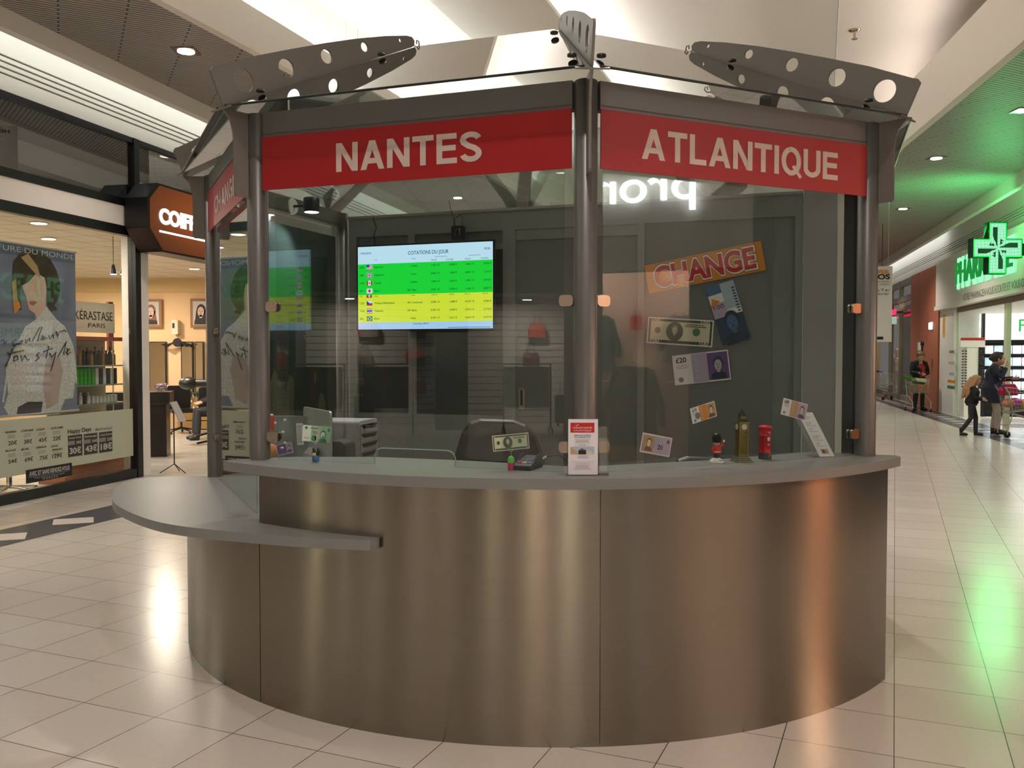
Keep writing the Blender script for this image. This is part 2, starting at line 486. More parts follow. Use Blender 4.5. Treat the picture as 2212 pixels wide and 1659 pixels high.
# brushed steel for the drum: highlights stretch up and down
def brushed():
    m = bpy.data.materials.new('brushed_steel'); m.use_nodes = True
    nt = m.node_tree; b = nt.nodes['Principled BSDF']; N = nt.nodes.new; L = nt.links.new
    b.inputs['Base Color'].default_value = lin('88837a'); b.inputs['Metallic'].default_value = 1
    b.inputs['Roughness'].default_value = .34; b.inputs['Anisotropic'].default_value = .85; b.inputs['Anisotropic Rotation'].default_value = .25
    tg = N('ShaderNodeTangent'); tg.direction_type = 'RADIAL'; tg.axis = 'Z'; L(tg.outputs[0], b.inputs['Tangent'])
    tc = N('ShaderNodeTexCoord'); mp = N('ShaderNodeMapping'); mp.inputs['Scale'].default_value = (2, 2, 160)
    n = N('ShaderNodeTexNoise'); n.inputs['Scale'].default_value = 1; L(tc.outputs['Object'], mp.inputs[0]); L(mp.outputs[0], n.inputs[0])
    mr = N('ShaderNodeMapRange'); mr.inputs[3].default_value = .265; mr.inputs[4].default_value = .285; b.inputs['Roughness'].default_value = .25
    mx = N('ShaderNodeMix'); mx.data_type = 'RGBA'; mx.inputs[6].default_value = lin('867f73'); mx.inputs[7].default_value = lin('8c867b')
    L(n.outputs['Fac'], mx.inputs[0]); L(mx.outputs[2], b.inputs['Base Color'])
    return m
m_brush = brushed()
counter = thing('exchange_counter', 'curved brushed steel counter with grey high worktop and lower round shelf, at the booth front', 'counter', (KC.x, KC.y, 0))
def kl(p): return (p[0] - KC.x, p[1] - KC.y)
def arc(a0, a1, r, n=48): return [kl(pol(a0 + (a1 - a0) * k / n, r)) for k in range(n + 1)]
def shell(mb, a0, a1, ro, ri, z0, z1, m, n=40):
    o, i = arc(a0, a1, ro, n), arc(a0, a1, ri, n)
    mb.loft([[(x, y, z0), (x, y, z1)] for x, y in o], m, closed=False, sm=True)
    mb.loft([[(x, y, z1), (x, y, z0)] for x, y in i], m, closed=False, sm=True)
    for k in (0, n): mb.quad([(*o[k], z0), (*i[k], z0), (*i[k], z1), (*o[k], z1)], m)
    mb.loft([[(x, y, z1), (u, v, z1)] for (x, y), (u, v) in zip(o, i)], m, closed=False)
    return mb
RS = 2.215
for a0, a1, zt, n in ((-41.9 + .05, 1.35, 1.10, 36), (1.43, 47.2, 1.10, 36), (-97, -41.98, .82, 40)):
    shell(MB(), a0, a1, RS, RS - .03, 0, zt, m_brush, n).build('steel_panel', counter)
# high worktop: outer arc, inner straight chords behind the glass
def offs(k, r): p = pol(45 * k, r); return kl(p)
up = arc(-46.6, 46, 2.29, 60)
d0 = kl(pol(47.5, 2.25))
inner = [kl(pol(45, 1.86)), kl(pol(22, 1.80)), kl(pol(0, 1.90)), kl(pol(-18, 1.70)), kl(pol(-33, 1.73)), kl(pol(-43.5, 1.96))]
up = [kl(pol(-46.6, 2.20))] + up + [d0] + inner
MB().prism(up, Z1 - .045, Z1, m_slab).build('high_worktop', counter, bevel=.003)
# low shelf: swells out to the left, tapers to a rounded nose on the right
lo = [(-23.4, 2.215), (-23.3, 2.235), (-23.6, 2.262), (-24.6, 2.285), (-31.2, 2.342), (-38, 2.404), (-43.3, 2.467), (-49.7, 2.531), (-59.1, 2.567), (-66, 2.595), (-71.8, 2.607), (-78, 2.622), (-83, 2.632), (-86, 2.632), (-88, 2.60), (-89.3, 2.53), (-90.3, 2.42), (-90.6, 2.18), (-90.6, 1.75), (-80, 1.80), (-66, 1.80), (-50, 1.85), (-43, 1.93), (-41.2, 2.218), (-32, 2.218)]
def smooth_run(pts, n=5):
    out = []
    for i in range(len(pts) - 1):
        p0, p1, p2, p3 = pts[max(i - 1, 0)], pts[i], pts[i + 1], pts[min(i + 2, len(pts) - 1)]
        for k in range(n):
            t = k / n
            out.append(tuple(.5 * (2 * b + (c - a) * t + (2 * a - 5 * b + 4 * c - d) * t * t + (3 * b - a - 3 * c + d) * t ** 3) for a, b, c, d in zip(p0, p1, p2, p3)))
    return out + [pts[-1]]
lo = [(-23.4, 2.215)] + smooth_run(lo[1:17]) + lo[17:]
MB().prism([kl(pol(a, r_)) for a, r_ in lo], Z2 - .045, Z2, m_slab).build('low_shelf', counter, bevel=.003)

# ---- booth frame
booth = thing('exchange_booth', 'octagonal grey steel and glass booth with sloping glass roof and perforated roof fins', 'booth', (KC.x, KC.y, 0))
bl = Matrix.Translation(-KC)
ZTOP = 2.80
for k in range(-4, 5):
    if k == -4: continue
    p = kl(VX[k]); zb = Z1 if k in (-1, 0, 1) else (Z2 if k == -2 else 0)
    po = MB().lathe([(.05, zb + .0005), (.05, ZTOP - .004), (.044, ZTOP)], m_post, (p[0], p[1], 0), 28).build('post', booth)
    # fin: perforated plate standing in the radial plane over the roof, and its bracket down the post
    outer = [(.18, 2.806), (.245, 2.955), (.232, 2.975), (.21, 2.982), (.0, 3.083), (-.2, 3.165), (-.4, 3.244), (-.6, 3.318), (-.8, 3.384), (-.95, 3.425), (-.99, 3.428), (-1.01, 3.412), (-1.008, 3.385), (-.985, 3.368)]
    holes = [((.075, 2.948), .056), ((-.165, 3.062), .046), ((-.407, 3.178), .036), ((-.654, 3.288), .025), ((-.905, 3.388), .011)]
    brk = [(.052, 2.40), (.115, 2.40), (.125, 2.41), (.125, 2.64), (.13, 2.70), (.145, 2.75), (.175, 2.785), (.185, 2.797), (.052, 2.797)]
    a = KROT + R(45 * k); rad = V3((sin(a), -cos(a), 0)); tan = V3((cos(a), sin(a), 0))
    T = Matrix((rad, V3((0, 0, 1)), tan)).transposed().to_4x4(); T.translation = V3((p[0], p[1], 0))
    vs, fs = holed(outer, holes, .012)
    fin = MB().merge(vs, fs, m_fin, T).build('roof_fin', booth)
    vs, fs = holed(brk, [], .012)
    MB().merge(vs, fs, m_fin, T).build('bracket', fin)
    fm = MB()
    # cross flange under the glass and the disc fixings that clamp the panes
    for sg in (-1, 1):
        q = [T @ V3(v) for v in ((.20, 2.785, 0), (.20, 2.785, sg * .07), (-.98, 3.352, sg * .045), (-.98, 3.352, 0))]
        q2 = [v + V3((0, 0, .008)) for v in q]
        fm.loft([q, q2], m_fin, caps=True)
    fm.build('flange', fin)
    for sg in (-1, 1):
        for rr in (.02, -.72):
            c = T @ V3((rr, 2.807 + (.2 - rr) * .478 + .008, sg * .062))
            MB().lathe([(.02, -.006), (.02, .003), (.015, .005)], m_dark, tuple(c), 18).build('fixing', fin)
    MB().tube([T @ V3(v) for v in ((-1.0, 3.385, 0), (-1.035, 3.385, 0), (-1.05, 3.40, 0), (-1.045, 3.42, 0), (-1.03, 3.42, 0), (-1.03, 3.40, 0))], .004, m_fin, 6).build('eyelet', fin)
# roof panes, headers, side panes
def ring_pane(mb, k, r0, z0, r1, z1, m, t=.01, ins=.035):
    A, B = pol(45 * k, KR + r0), pol(45 * (k + 1), KR + r0); C_, D = pol(45 * (k + 1), KR + r1), pol(45 * k, KR + r1)
    u = (B - A).normalized(); 
    q = [A + u * ins, B - u * ins, C_ - u * ins, D + u * ins]
    zz = [z0, z0, z1, z1]
    lo_ = [(v.x - KC.x, v.y - KC.y, z) for v, z in zip(q, zz)]
    mb.loft([lo_, [(x, y, z + t) for x, y, z in lo_]], m, caps=True)
m_edge = M('glass_edge', '12201d', .2, noise=0)
for k in (-4, -3, -2, -1, 0, 1, 2, 3):
    mb = MB(); ring_pane(mb, k, .2, 2.797, -.995, 3.366, G_roof)
    rg = mb.build('roof_pane', booth)
    A, B = pol(45 * k, KR + .203), pol(45 * (k + 1), KR + .203); u = (B - A).normalized()
    MB().tube([A + u * .035 - KC + V3((0, 0, 2.802)), B - u * .035 - KC + V3((0, 0, 2.802))], .0055, m_edge, 6).build('pane_edge', rg)
def wthing(W, name, label, cat, a=0., off=0., z=0., group=None): return W.thing(name, label, cat, a, off, z, group)
def wpart(W, mb, name, parent, off=0.):
    """mesh given in wall coordinates, parented into the booth"""
    T = Matrix.Translation(W.pt(0, off)) @ Matrix.Rotation(W.rz, 4, 'Z')
    PT = Matrix.Translation(parent.location) if parent.type == 'EMPTY' else Matrix.Translation(parent.parent.location)
    mt = PT.inverted() @ T
    mb.v = [tuple(mt @ V3(v)) for v in mb.v]
    return mb.build(name, parent)
for W in (W_L, W_R, W_S, W_S2, W_R2):
    a0, a1 = .052, SIDE - .052
    h = MB().box(a0, a1, -.03, .03, 2.70, 2.80, m_head).box(a0, a1, -.026, .03, 2.693, 2.70, m_gap).box(a0, a1, -.03, .03, 2.682, 2.693, m_head)
    wpart(W, h, 'header_beam', booth)
    zb = Z1 if W in (W_L, W_R) else Z2
    if W is W_L:       # pane with a pass-through cut in its foot
        pts = [(.10, zb + .002), (.10, 2.44), (1.535, 2.44), (1.535, zb + .002), (1.03, zb + .002), (1.03, zb + .045), (.995, zb + .075), (.66, zb + .075), (.625, zb + .045), (.625, zb + .002)]
        pane = wpart(W, MB().plate(pts, -.004, .004, G_clear), 'glass_pane', booth)
        rim = MB().tube([(.625, -.0, zb + .003), (.625, 0, zb + .045), (.636, 0, zb + .066), (.66, 0, zb + .075), (.995, 0, zb + .075), (1.019, 0, zb + .066), (1.03, 0, zb + .045), (1.03, 0, zb + .003)], .0032, M('glass_rim', '8fa39b', .2, noise=0), 6)
        wpart(W, rim, 'hatch_rim', pane)
    elif W is W_S2:
        pane = wpart(W, MB().box(.09, 1.54, -.004, .004, .05, 2.66, G_clear), 'glass_pane', booth)
    elif W is W_R2:
        pane = wpart(W, MB().box(.09, 1.54, -.004, .004, .05, 2.44, G_clear), 'glass_pane', booth)
    else:
        pane = wpart(W, MB().box(.085, 1.535, -.004, .004, zb + .002, 2.44, G_clear), 'glass_pane', booth)
    zc = (1.255, 1.88) if W in (W_L, W_R) else (1.12, 1.80)
    if W in (W_L, W_R, W_S):
        for aa, sg in ((.05, 1), (SIDE - .05, -1)):
            for z in zc:
                c = MB()
                c.rbox(aa if sg > 0 else aa - .062, aa + .062 if sg > 0 else aa, -.018, -.005, z - .024, z + .024, m_steel, .016, 'y', 6)
                c.rbox(aa if sg > 0 else aa - .062, aa + .062 if sg > 0 else aa, .005, .018, z - .024, z + .024, m_steel, .016, 'y', 6)
                wpart(W, c, 'glass_clamp', pane)
# edge lines of the front panes
# sign boards: heavy grotesque capitals drawn stroke by stroke
def block_text(mb, txt, x, z, w, h, m, y):
    SW = .185
    def arcp(cx, cy, rx, ry, a0, a1, n=14): return [(cx + rx * cos(R(a0 + (a1 - a0) * k / n)), cy + ry * sin(R(a0 + (a1 - a0) * k / n))) for k in range(n + 1)]
    h2 = SW / 2
    G = {'N': (.74, [[(h2, 0), (h2, 1)], [(.74 - h2, 0), (.74 - h2, 1)], 'D', [(0, 1), (.2, 1), (.74, 0), (.54, 0)]]),
         'A': (.80, ['D', [(0, 0), (.19, 0), (.50, 1), (.30, 1)], 'D', [(.80, 0), (.61, 0), (.30, 1), (.50, 1)], [(.18, .30), (.62, .30)]]),
         'T': (.68, [[(0, 1 - h2), (.68, 1 - h2)], [(.34, 0), (.34, 1)]]),
         'E': (.64, [[(h2, 0), (h2, 1)], [(0, h2), (.64, h2)], [(0, .52), (.60, .52)], [(0, 1 - h2), (.63, 1 - h2)]]),
         'L': (.60, [[(h2, 0), (h2, 1)], [(0, h2), (.60, h2)]]), 'I': (SW, [[(h2, 0), (h2, 1)]]),
         'H': (.72, [[(h2, 0), (h2, 1)], [(.72 - h2, 0), (.72 - h2, 1)], [(0, .52), (.72, .52)]]),
         'U': (.72, [[(h2, 1), (h2, .36)] + arcp(.36, .36, .36 - h2, .36 - h2, 180, 360) + [(.72 - h2, 1)]]),
         'S': (.68, [arcp(.34, .725, .34 - h2 + .0, .275 - h2 + .0, 15, 200, 12) + [(.26, .54), (.43, .47)] + arcp(.34, .275, .34 - h2, .275 - h2, 50, -170, 14)]),
         'Q': (.80, [arcp(.40, .5, .40 - h2, .5 - h2 + .01, 0, 360, 28), 'D', [(.42, .30), (.52, .38), (.84, -.02), (.74, -.10)]]),
         'C': (.74, [arcp(.40, .5, .40 - h2, .5 - h2 + .01, 42, 318, 22)]),
         'G': (.78, [arcp(.40, .5, .40 - h2, .5 - h2 + .01, 42, 330, 22), [(.42, .45), (.78, .45)], [(.78 - h2, .08), (.78 - h2, .5)]])}
    tot = sum(G[c][0] for c in txt) + .09 * (len(txt) - 1); kx, kz = w / tot, h
    cnt = [0]
    def put(poly):
        yy = y - .0002 * (cnt[0] % 12); cnt[0] += 1
        mb.quad([(x + (a + ox) * kx, yy, z + b * kz) for a, b in poly], m)
    ox = 0
    for c in txt:
        wd_, st = G[c]; nxt = False
        for s_ in st:
            if s_ == 'D': nxt = True; continue
            if nxt: put(s_); nxt = False; continue
            L_, R_ = [], []
            for i, p in enumerate(s_):
                q0, q1 = s_[max(i - 1, 0)], s_[min(i + 1, len(s_) - 1)]
                dx, dy = q1[0] - q0[0], q1[1] - q0[1]; l = math.hypot(dx, dy) or 1
                if c == 'Q' or c == 'O':
                    if i in (0, len(s_) - 1): dx, dy, l = 0, 1, 1
                L_.append((p[0] - dy / l * h2, p[1] + dx / l * h2)); R_.append((p[0] + dy / l * h2, p[1] - dx / l * h2))
            for i in range(len(s_) - 1): put([L_[i], L_[i + 1], R_[i + 1], R_[i]])
        ox += wd_ + .09
    return mb
def sign_board(W, label, txt, x0, x1, z0, z1):
    t = wthing(W, 'sign_board', label, 'sign', .052, -.031, 2.4325)
    MB().box(0, SIDE - .104, -.006, 0, 0, .249, m_red).build('board', t)
    if txt: block_text(MB(), txt, x0 - .052, z0 - 2.4325, x1 - x0, z1 - z0, m_letter, -.0065).build('lettering', t)
sign_board(W_L, 'red sign board with a short silver word over the left front booth window', 'NANTES', .453, 1.174, 2.491, 2.622)
sign_board(W_R, 'red sign board with a long silver word over the right front booth window', 'ATLANTIQUE', .256, 1.385, 2.493, 2.624)
sign_board(W_S, 'red sign board seen at a steep angle over the side window by the salon', 'CHANGE', .39, 1.22, 2.493, 2.60)

# ---- back partition of the booth
part_ = thing('back_partition', 'dark grey partition with door and window panels closing the rear of the booth', 'partition', W_B.pt(.05, .02), W_B.rz)
o = -.05
def pb(name, x0, x1, y0, y1, z0, z1, m, par=part_): return MB().box(x0 + o, x1 + o, y0, y1, z0, z1, m).build(name, par)
pb('top_rail', .07, 3.58, -.03, .05, 2.60, 2.745, m_panel)
pb('rim_strip', .07, 3.58, -.045, .05, 2.745, 2.765, M('rim_aluminium', 'a8a49e', .4, .5))
for x0, x1 in ((.07, .14), (.60, .66), (1.40, 1.50), (2.44, 2.49), (3.53, 3.58)): pb('mullion', x0, x1, -.03, .05, 0, 2.60, m_panel)
for x0, x1 in ((.14, .60), (.66, 1.40)):
    pb('transom', x0, x1, -.025, .05, 2.46, 2.50, m_panel)
    pb('fanlight', x0, x1, .0, .03, 2.50, 2.60, m_panel2)
    pb('window_panel', x0, x1, .0, .03, 1.18, 2.46, M('smoked_panel', '4a4f50', .12, noise=0))
    pb('lower_panel', x0, x1, -.02, .03, 0, 1.18, m_panel)
pb('door_transom', 1.50, 2.44, -.02, .04, 2.52, 2.60, m_panel)
dr = pb('door_leaf', 1.51, 2.435, -.012, .03, .02, 2.515, m_panel2)
hb = MB().rbox(1.525 + o, 1.575 + o, -.02, -.012, 1.235, 1.395, m_steel, .006, 'y').box(1.541 + o, 1.556 + o, -.0205, -.018, 1.265, 1.38, m_ink)
hb.build('flush_handle', dr)
pb('large_panel', 2.49, 3.38, -.012, .03, 0, 2.60, m_panel2)
pb('side_panel', 3.38, 3.53, -.005, .03, 0, 2.60, M('side_panel_grey', '7c8282', .3, .1))
# wide grey pillar panel with white edge strip and dark jamb, right of the partition
W_J = Wall(W_B.pt(3.585, -.02), W_B.d)
pil = W_J.thing('jamb_panel', 'tall grey panel with a white edge strip between partition and right post', 'panel', 0, 0, 0)
MB().box(0, .215, 0, .05, 0, 2.86, M('jamb_grey', 'a2a3a4', .35, .1)).build('panel', pil)
MB().box(.217, .275, -.01, .05, 0, 2.86, m_white).build('edge_strip', pil)
# door frame standing open by the right post
db = W_R2.thing('door_jamb', 'dark grey narrow door jamb standing just behind the right front post', 'door frame', .06, .05, 0)
MB().box(0, .07, 0, .06, Z1 - .2, 2.66, m_dark and M('jamb_dark', '2f302f', .4, .2)).build('stile', db)
MB().box(.015, .05, -.006, 0, Z1 + .1, 2.6, m_panel).build('seal', db)
MB().lathe([(.012, -.012), (.012, 0)], m_black, (.03, -.006, 1.345), 12, ax='y').build('keyhole', db)
# ================================================================== SHEETS (bills, leaflets, posters, screens)
def flatm(name, col, em=0., rough=.6): return M(name, col, rough, noise=0, em=em)
class Sheet:
    """flat printed thing: u to the right, v up, both 0..1, in local x-z facing -y"""
    def __init__(s, w, h, m, rot=0., c=(0, 0), y=0., t=.0008, ly=.0005, mb=None):
        s.w, s.h, s.rot, s.c, s.y, s.ly, s.t = w, h, rot, c, y, ly, t
        s.mb = mb or MB(); s.k = 1
        q = [s.P(u, v) for u, v in ((0, 0), (1, 0), (1, 1), (0, 1))]
        s.mb.loft([[(x, y + t, z) for x, z in q], [(x, y, z) for x, z in q]], m, caps=True)
    def P(s, u, v):
        x, z = (u - .5) * s.w, (v - .5) * s.h
        return s.c[0] + x * cos(s.rot) - z * sin(s.rot), s.c[1] + x * sin(s.rot) + z * cos(s.rot)
    def poly(s, pts, m, k=1):
        s.mb.quad([(s.P(u, v)[0], s.y - s.ly * k, s.P(u, v)[1]) for u, v in pts], m); return s
    def rect(s, u0, v0, u1, v1, m, k=1): return s.poly([(u0, v0), (u1, v0), (u1, v1), (u0, v1)], m, k)
    def ell(s, u, v, ru, rv, m, k=2, n=20): return s.poly([(u + ru * cos(2 * PI * i / n), v + rv * sin(2 * PI * i / n)) for i in range(n)], m, k)
    def text(s, t, u, v, h, m, w=None, al='L', bold=0., k=3, shear=0.):
        x, z = s.P(u, v)
        s.mb.text(t, x, z, (w * s.w if w else None), h * s.h, m, s.y - s.ly * k, 0, bold, al, shear, s.rot); return s
    def lines(s, u0, u1, v0, v1, n, m, th=.25, k=2, jag=.25):
        rnd = random.Random(int(u0 * 999) + n)
        for i in range(n):
            v = v1 - (v1 - v0) * (i + .5) / n; hh = (v1 - v0) / n * th / 2
            j = (u1 - u0) * jag * rnd.random() / 2
            s.rect(u0 + j, v - hh, u1 - j, v + hh, m, k)
        return s
    def bust(s, u, v, k, skin, hair, coat, long=False, k0=2, fx=1.):
        a = s.h / s.w
        s.poly([(u - .30 * k * a, v - .5 * k), (u - .27 * k * a, v - .3 * k), (u - .1 * k * a, v - .19 * k), (u + .1 * k * a, v - .19 * k), (u + .27 * k * a, v - .3 * k), (u + .30 * k * a, v - .5 * k)], coat, k0)
        s.ell(u + .015 * fx * k * a, v + .13 * k, .2 * k * a, .27 * k, hair, k0 + .6)
        if long: s.poly([(u - .2 * k * a, v + .12 * k), (u - .26 * k * a, v - .34 * k), (u - .1 * k * a, v - .3 * k), (u + .1 * k * a, v - .3 * k), (u + .26 * k * a, v - .34 * k), (u + .2 * k * a, v + .12 * k)], hair, k0 + .6)
        s.ell(u, v + .06 * k, .145 * k * a, .22 * k, skin, k0 + 1.2)
        s.rect(u - .06 * k * a, v - .22 * k, u + .06 * k * a, v - .08 * k, skin, k0 + 1.2)
        for e in (-1, 1): s.ell(u + e * .06 * k * a, v + .09 * k, .026 * k * a, .014 * k, hair, k0 + 1.8, 8)
        s.ell(u, v - .05 * k, .035 * k * a, .010 * k, coat if not long else flatm('print_lip', '9a5648'), k0 + 1.8, 8)
        s.poly([(u - .012 * k * a, v + .07 * k), (u + .03 * k * a, v - .01 * k), (u - .012 * k * a, v - .01 * k)], coat if not long else flatm('print_lip', '9a5648'), k0 + 1.8)
        return s
def quadinfo(W, cs, off=0.):
    """four photo corners TL TR BR BL -> centre, width, height, tilt on that wall"""
    p = [V3(W.hit(x, y, off) + (0,)) for x, y in cs]
    c = sum(p, V3((0, 0, 0))) / 4; e = (p[1] - p[0] + p[2] - p[3]) / 2; f = (p[0] - p[3] + p[1] - p[2]) / 2
    return c.x, c.y, e.length, f.length, math.atan2(e.y, e.x)

f_red, f_org = flatm('print_red', 'c01f22'), flatm('print_orange', 'd98a24')
f_white, f_green, f_dgreen = flatm('print_white', 'e8e6e2'), flatm('print_green', '8fc39c'), flatm('print_dark_green', '3f7a52')
f_pgreen, f_purple, f_lpurple = flatm('print_pale_green', 'd5e2d0'), flatm('print_purple', '6b4a8a'), flatm('print_lilac', 'b9a8c6')
f_blue, f_lblue, f_dblue = flatm('print_blue', '4a6c9c'), flatm('print_pale_blue', 'a9bccb'), flatm('print_dark_blue', '24405f')
f_tan, f_brown, f_cream = flatm('print_tan', 'c09a78'), flatm('print_brown', '7a5340'), flatm('print_cream', 'd9cfb8')
f_oli, f_grey, f_lgrey = flatm('print_olive', '4b4f3c'), flatm('print_grey', '83807e'), flatm('print_pale_grey', 'bdb9b5')
f_navy, f_yel = flatm('print_navy', '20344f'), flatm('print_yellow', 'd8c04a')

def bill_pound(sh, num, c1, c2, coat, face):
    sh.rect(.34, .02, .62, .98, c1, 1).rect(.62, .05, .98, .95, c2, 1)
    sh.bust(.80, .48, .85, face, coat, coat, k0=2)
    sh.text(num, .06, .74, .16, m_ink, bold=.02)
    sh.ell(.12, .16, .045, .09, f_grey, 2)
    sh.lines(.05, .28, .52, .68, 3, f_grey, .25)
    for q in range(4): sh.ell(.42, .2 + .2 * q, .03, .07, f_lblue, 2)
    return sh

# ================================================================== THINGS ON AND BEHIND THE COUNTER
# --- rates screen
sc_px = [(775, 535), (1066, 520), (1063, 709), (772, 712)]
cx_, cz_, sw_, sh_, _r = quadinfo(W_B, sc_px, -.13)
tv = W_B.thing('rates_screen', 'flat screen on the rear partition showing green and yellow exchange rate table', 'screen', cx_, -.13, cz_)
bz = .012
MB().rbox(-sw_ / 2 - bz, sw_ / 2 + bz, .002, .03, -sh_ / 2 - bz * 1.6, sh_ / 2 + bz, m_dark, .006, 'y').box(-.25, .25, .03, .06, -.2, .2, m_dark).build('housing', tv)
MB().box(-.06, .06, .06, .125, -.1, .1, m_dark).build('wall_mount', tv)
E_head = flatm('screen_white', 'e6f6ff', 0); 
def em(name, col, s): 
    m = M(name, '000000', .3, noise=0, em=s, emcol=col); return m
e_head, e_green, e_yel, e_foot = em('screen_head', 'c9ecff', 1.15), em('screen_green', '12e63c', 1.05), em('screen_yellow', 'e6f53c', 1.05), em('screen_foot', 'b4d8ff', 1.1)
e_ink, e_blue = em('screen_ink', '0d3d12', .6), em('screen_blue', '17518c', .8)
e_red, e_wht, e_blu = em('screen_red', 'd8203a', .9), em('screen_flag_white', 'eef4ff', 1.0), em('screen_flag_blue', '2440c8', .9)
sh = Sheet(sw_, sh_, e_head, t=.001, ly=.0006)
sh.rect(0, .418, 1, .79, e_green).rect(0, .086, 1, .418, e_yel).rect(0, 0, 1, .086, e_foot)
sh.text('COTATIONS DU JOUR', .535, .885, .042, e_blue, w=.30, al='C', bold=.01)
sh.text('19/02/2019', .02, .91, .022, e_blue, w=.083, bold=.01).text('18:26', .94, .91, .024, e_blue, w=.042, bold=.01)
for t, u, v in (('PAYS', .13, .83), ('DEVISE', .41, .83), ('NOUS ACHETONS', .585, .842), ('NOUS VENDONS', .83, .842)): sh.text(t, u, v, .013, e_blue)
for t, u in (('TAUX', .555), ('COURS', .665), ('TAUX', .80), ('COURS', .915)): sh.text(t, u, .80, .02, e_blue)
rows = [('USD', 'Etats Unis', '1  Dollar', '1,193 / €', '0,838 €', '1,064 / €', '0,939 €'), ('GBP', 'Angleterre', '1  Livre', '0,935 / €', '1,069 €', '0,823 / €', '1,215 €'),
        ('CAD', 'Canada', '1  Dollar', '1,604 / €', '0,623 €', '1,396 / €', '0,716 €'), ('JPY', 'Japon', '100  Yens', '1,341 / €', '0,745 €', '1,166 / €', '0,857 €'),
        ('CZK', 'Tchèque (République)', '100  Couronnes', '0,290 / €', '3,448 €', '0,229 / €', '4,366 €'), ('THB', 'Thaïlande', '100  Bahts', '0,393 / €', '2,544 €', '0,315 / €', '3,174 €'),
        ('BRL', 'Brésil', '1  Real', '4,737 / €', '0,211 €', '3,610 / €', '0,277 €')]
vv = [.75, .655, .56, .465, .317, .223, .13]
for row, v in zip(rows, vv):
    hh = .021
    for t, u, al in zip(row, (.015, .127, .405, .618, .745, .868, .99), 'LLLRRRR'):
        if al == 'L' and u > .3: t0 = t.split('  '); sh.text(t0[0], .402, v - .01, hh, e_ink, al='R', bold=.012).text(t0[1], .412, v - .01, hh, e_ink, bold=.012)
        else: sh.text(t, u, v - .01, hh, e_ink, al=al, bold=.012)
    u0, u1, v0, v1 = .068, .112, v - .028, v + .03; um, vm = (u0 + u1) / 2, (v0 + v1) / 2
    c = row[0]
    sh.rect(u0, v0, u1, v1, e_wht, 2)
    if c == 'USD':
        for i in range(4): sh.rect(u0, v0 + i * .0155, u1, v0 + i * .0155 + .007, e_red, 3)
        sh.rect(u0, vm, um, v1, e_blu, 4)
    if c == 'GBP':
        sh.rect(u0, v0, u1, v1, e_blu, 3)
        sh.poly([(u0, v0), (u0 + .006, v0), (u1, v1), (u1 - .006, v1)], e_wht, 4).poly([(u0, v1), (u0 + .006, v1), (u1, v0), (u1 - .006, v0)], e_wht, 4)
        sh.rect(um - .006, v0, um + .006, v1, e_wht, 5).rect(u0, vm - .01, u1, vm + .01, e_wht, 5).rect(um - .003, v0, um + .003, v1, e_red, 6).rect(u0, vm - .005, u1, vm + .005, e_red, 6)
    if c == 'CAD': sh.rect(u0, v0, u0 + .011, v1, e_red, 3).rect(u1 - .011, v0, u1, v1, e_red, 3).ell(um, vm, .006, .014, e_red, 3, 5)
    if c == 'JPY': sh.ell(um, vm, .009, .018, e_red, 3)
    if c == 'CZK': sh.rect(u0, v0, u1, vm, e_red, 3).poly([(u0, v0), (um, vm), (u0, v1)], e_blu, 4)
    if c == 'THB': sh.rect(u0, vm - .01, u1, vm + .01, e_blu, 3).rect(u0, v0, u1, v0 + .008, e_red, 3).rect(u0, v1 - .008, u1, v1, e_red, 3)
    if c == 'BRL': sh.rect(u0, v0, u1, v1, em('screen_teal', '18a08a', .8), 3).poly([(u0 + .004, vm), (um, v0 + .006), (u1 - .004, vm), (um, v1 - .006)], e_yel, 4).ell(um, vm, .007, .015, e_blu, 5)
sh.rect(.066, .385, .108, .418, e_red, 2).rect(.082, .393, .094, .418, e_wht, 3)
for t, u in (('CHF', .015), ('Suisse', .127), ('1', .398), ('Franc', .412), ('1,229 / €', .56), ('0,813 €', .69), ('1,073 / €', .80), ('0,931 €', .93)): sh.text(t, u, .395, .014, e_ink, bold=.01)
sh.text('Frais fixes 2,80 €', .48, .055, .02, e_blue, al='C', bold=.01)
sh.rect(.68, .012, .985, .018, e_blue, 2)
sh.mb.build('screen', tv)
# media box and cables over the screen
bx, bz_ = W_B.hit(990, 503, -.10)
mb_ = W_B.thing('media_box', 'small black square media box hung above the rates screen', 'media player', bx, -.10, bz_)
MB().rbox(-.053, .053, -.015, .015, -.053, .053, m_dark, .014).build('case', mb_)
MB().tube([(-.018, -.017, -.025), (-.018, -.017, .02), (.018, -.017, .03), (.018, -.017, -.018), (.008, -.017, -.018)], .002, f_grey, 6).build('mark', mb_)
MB().tube([(-.03, 0, .05), (-.03, 0, .11), (.01, .01, .14), (.03, .01, .12), (.035, 0, .05)], .003, m_rubber).tube([(-.035, 0, .05), (-.04, 0, .13), (-.08, .03, .20), (-.1, .06, .26)], .003, m_rubber).build('cable', mb_)
cb, cbz = W_B.hit(807, 470, -.06)
MB().tube([(0, .0, 0), (.015, -.02, -.03), (.03, -.01, -.08), (.012, -.02, -.14), (.02, -.02, -.2), (.018, -.03, -.3)], .004, m_rubber).build('power_cable', loc=W_B.pt(cb, -.06, cbz), rz=W_B.rz)
tag(bpy.data.objects['power_cable'], 'black cable hanging from the partition rim down behind the rates screen', 'cable')

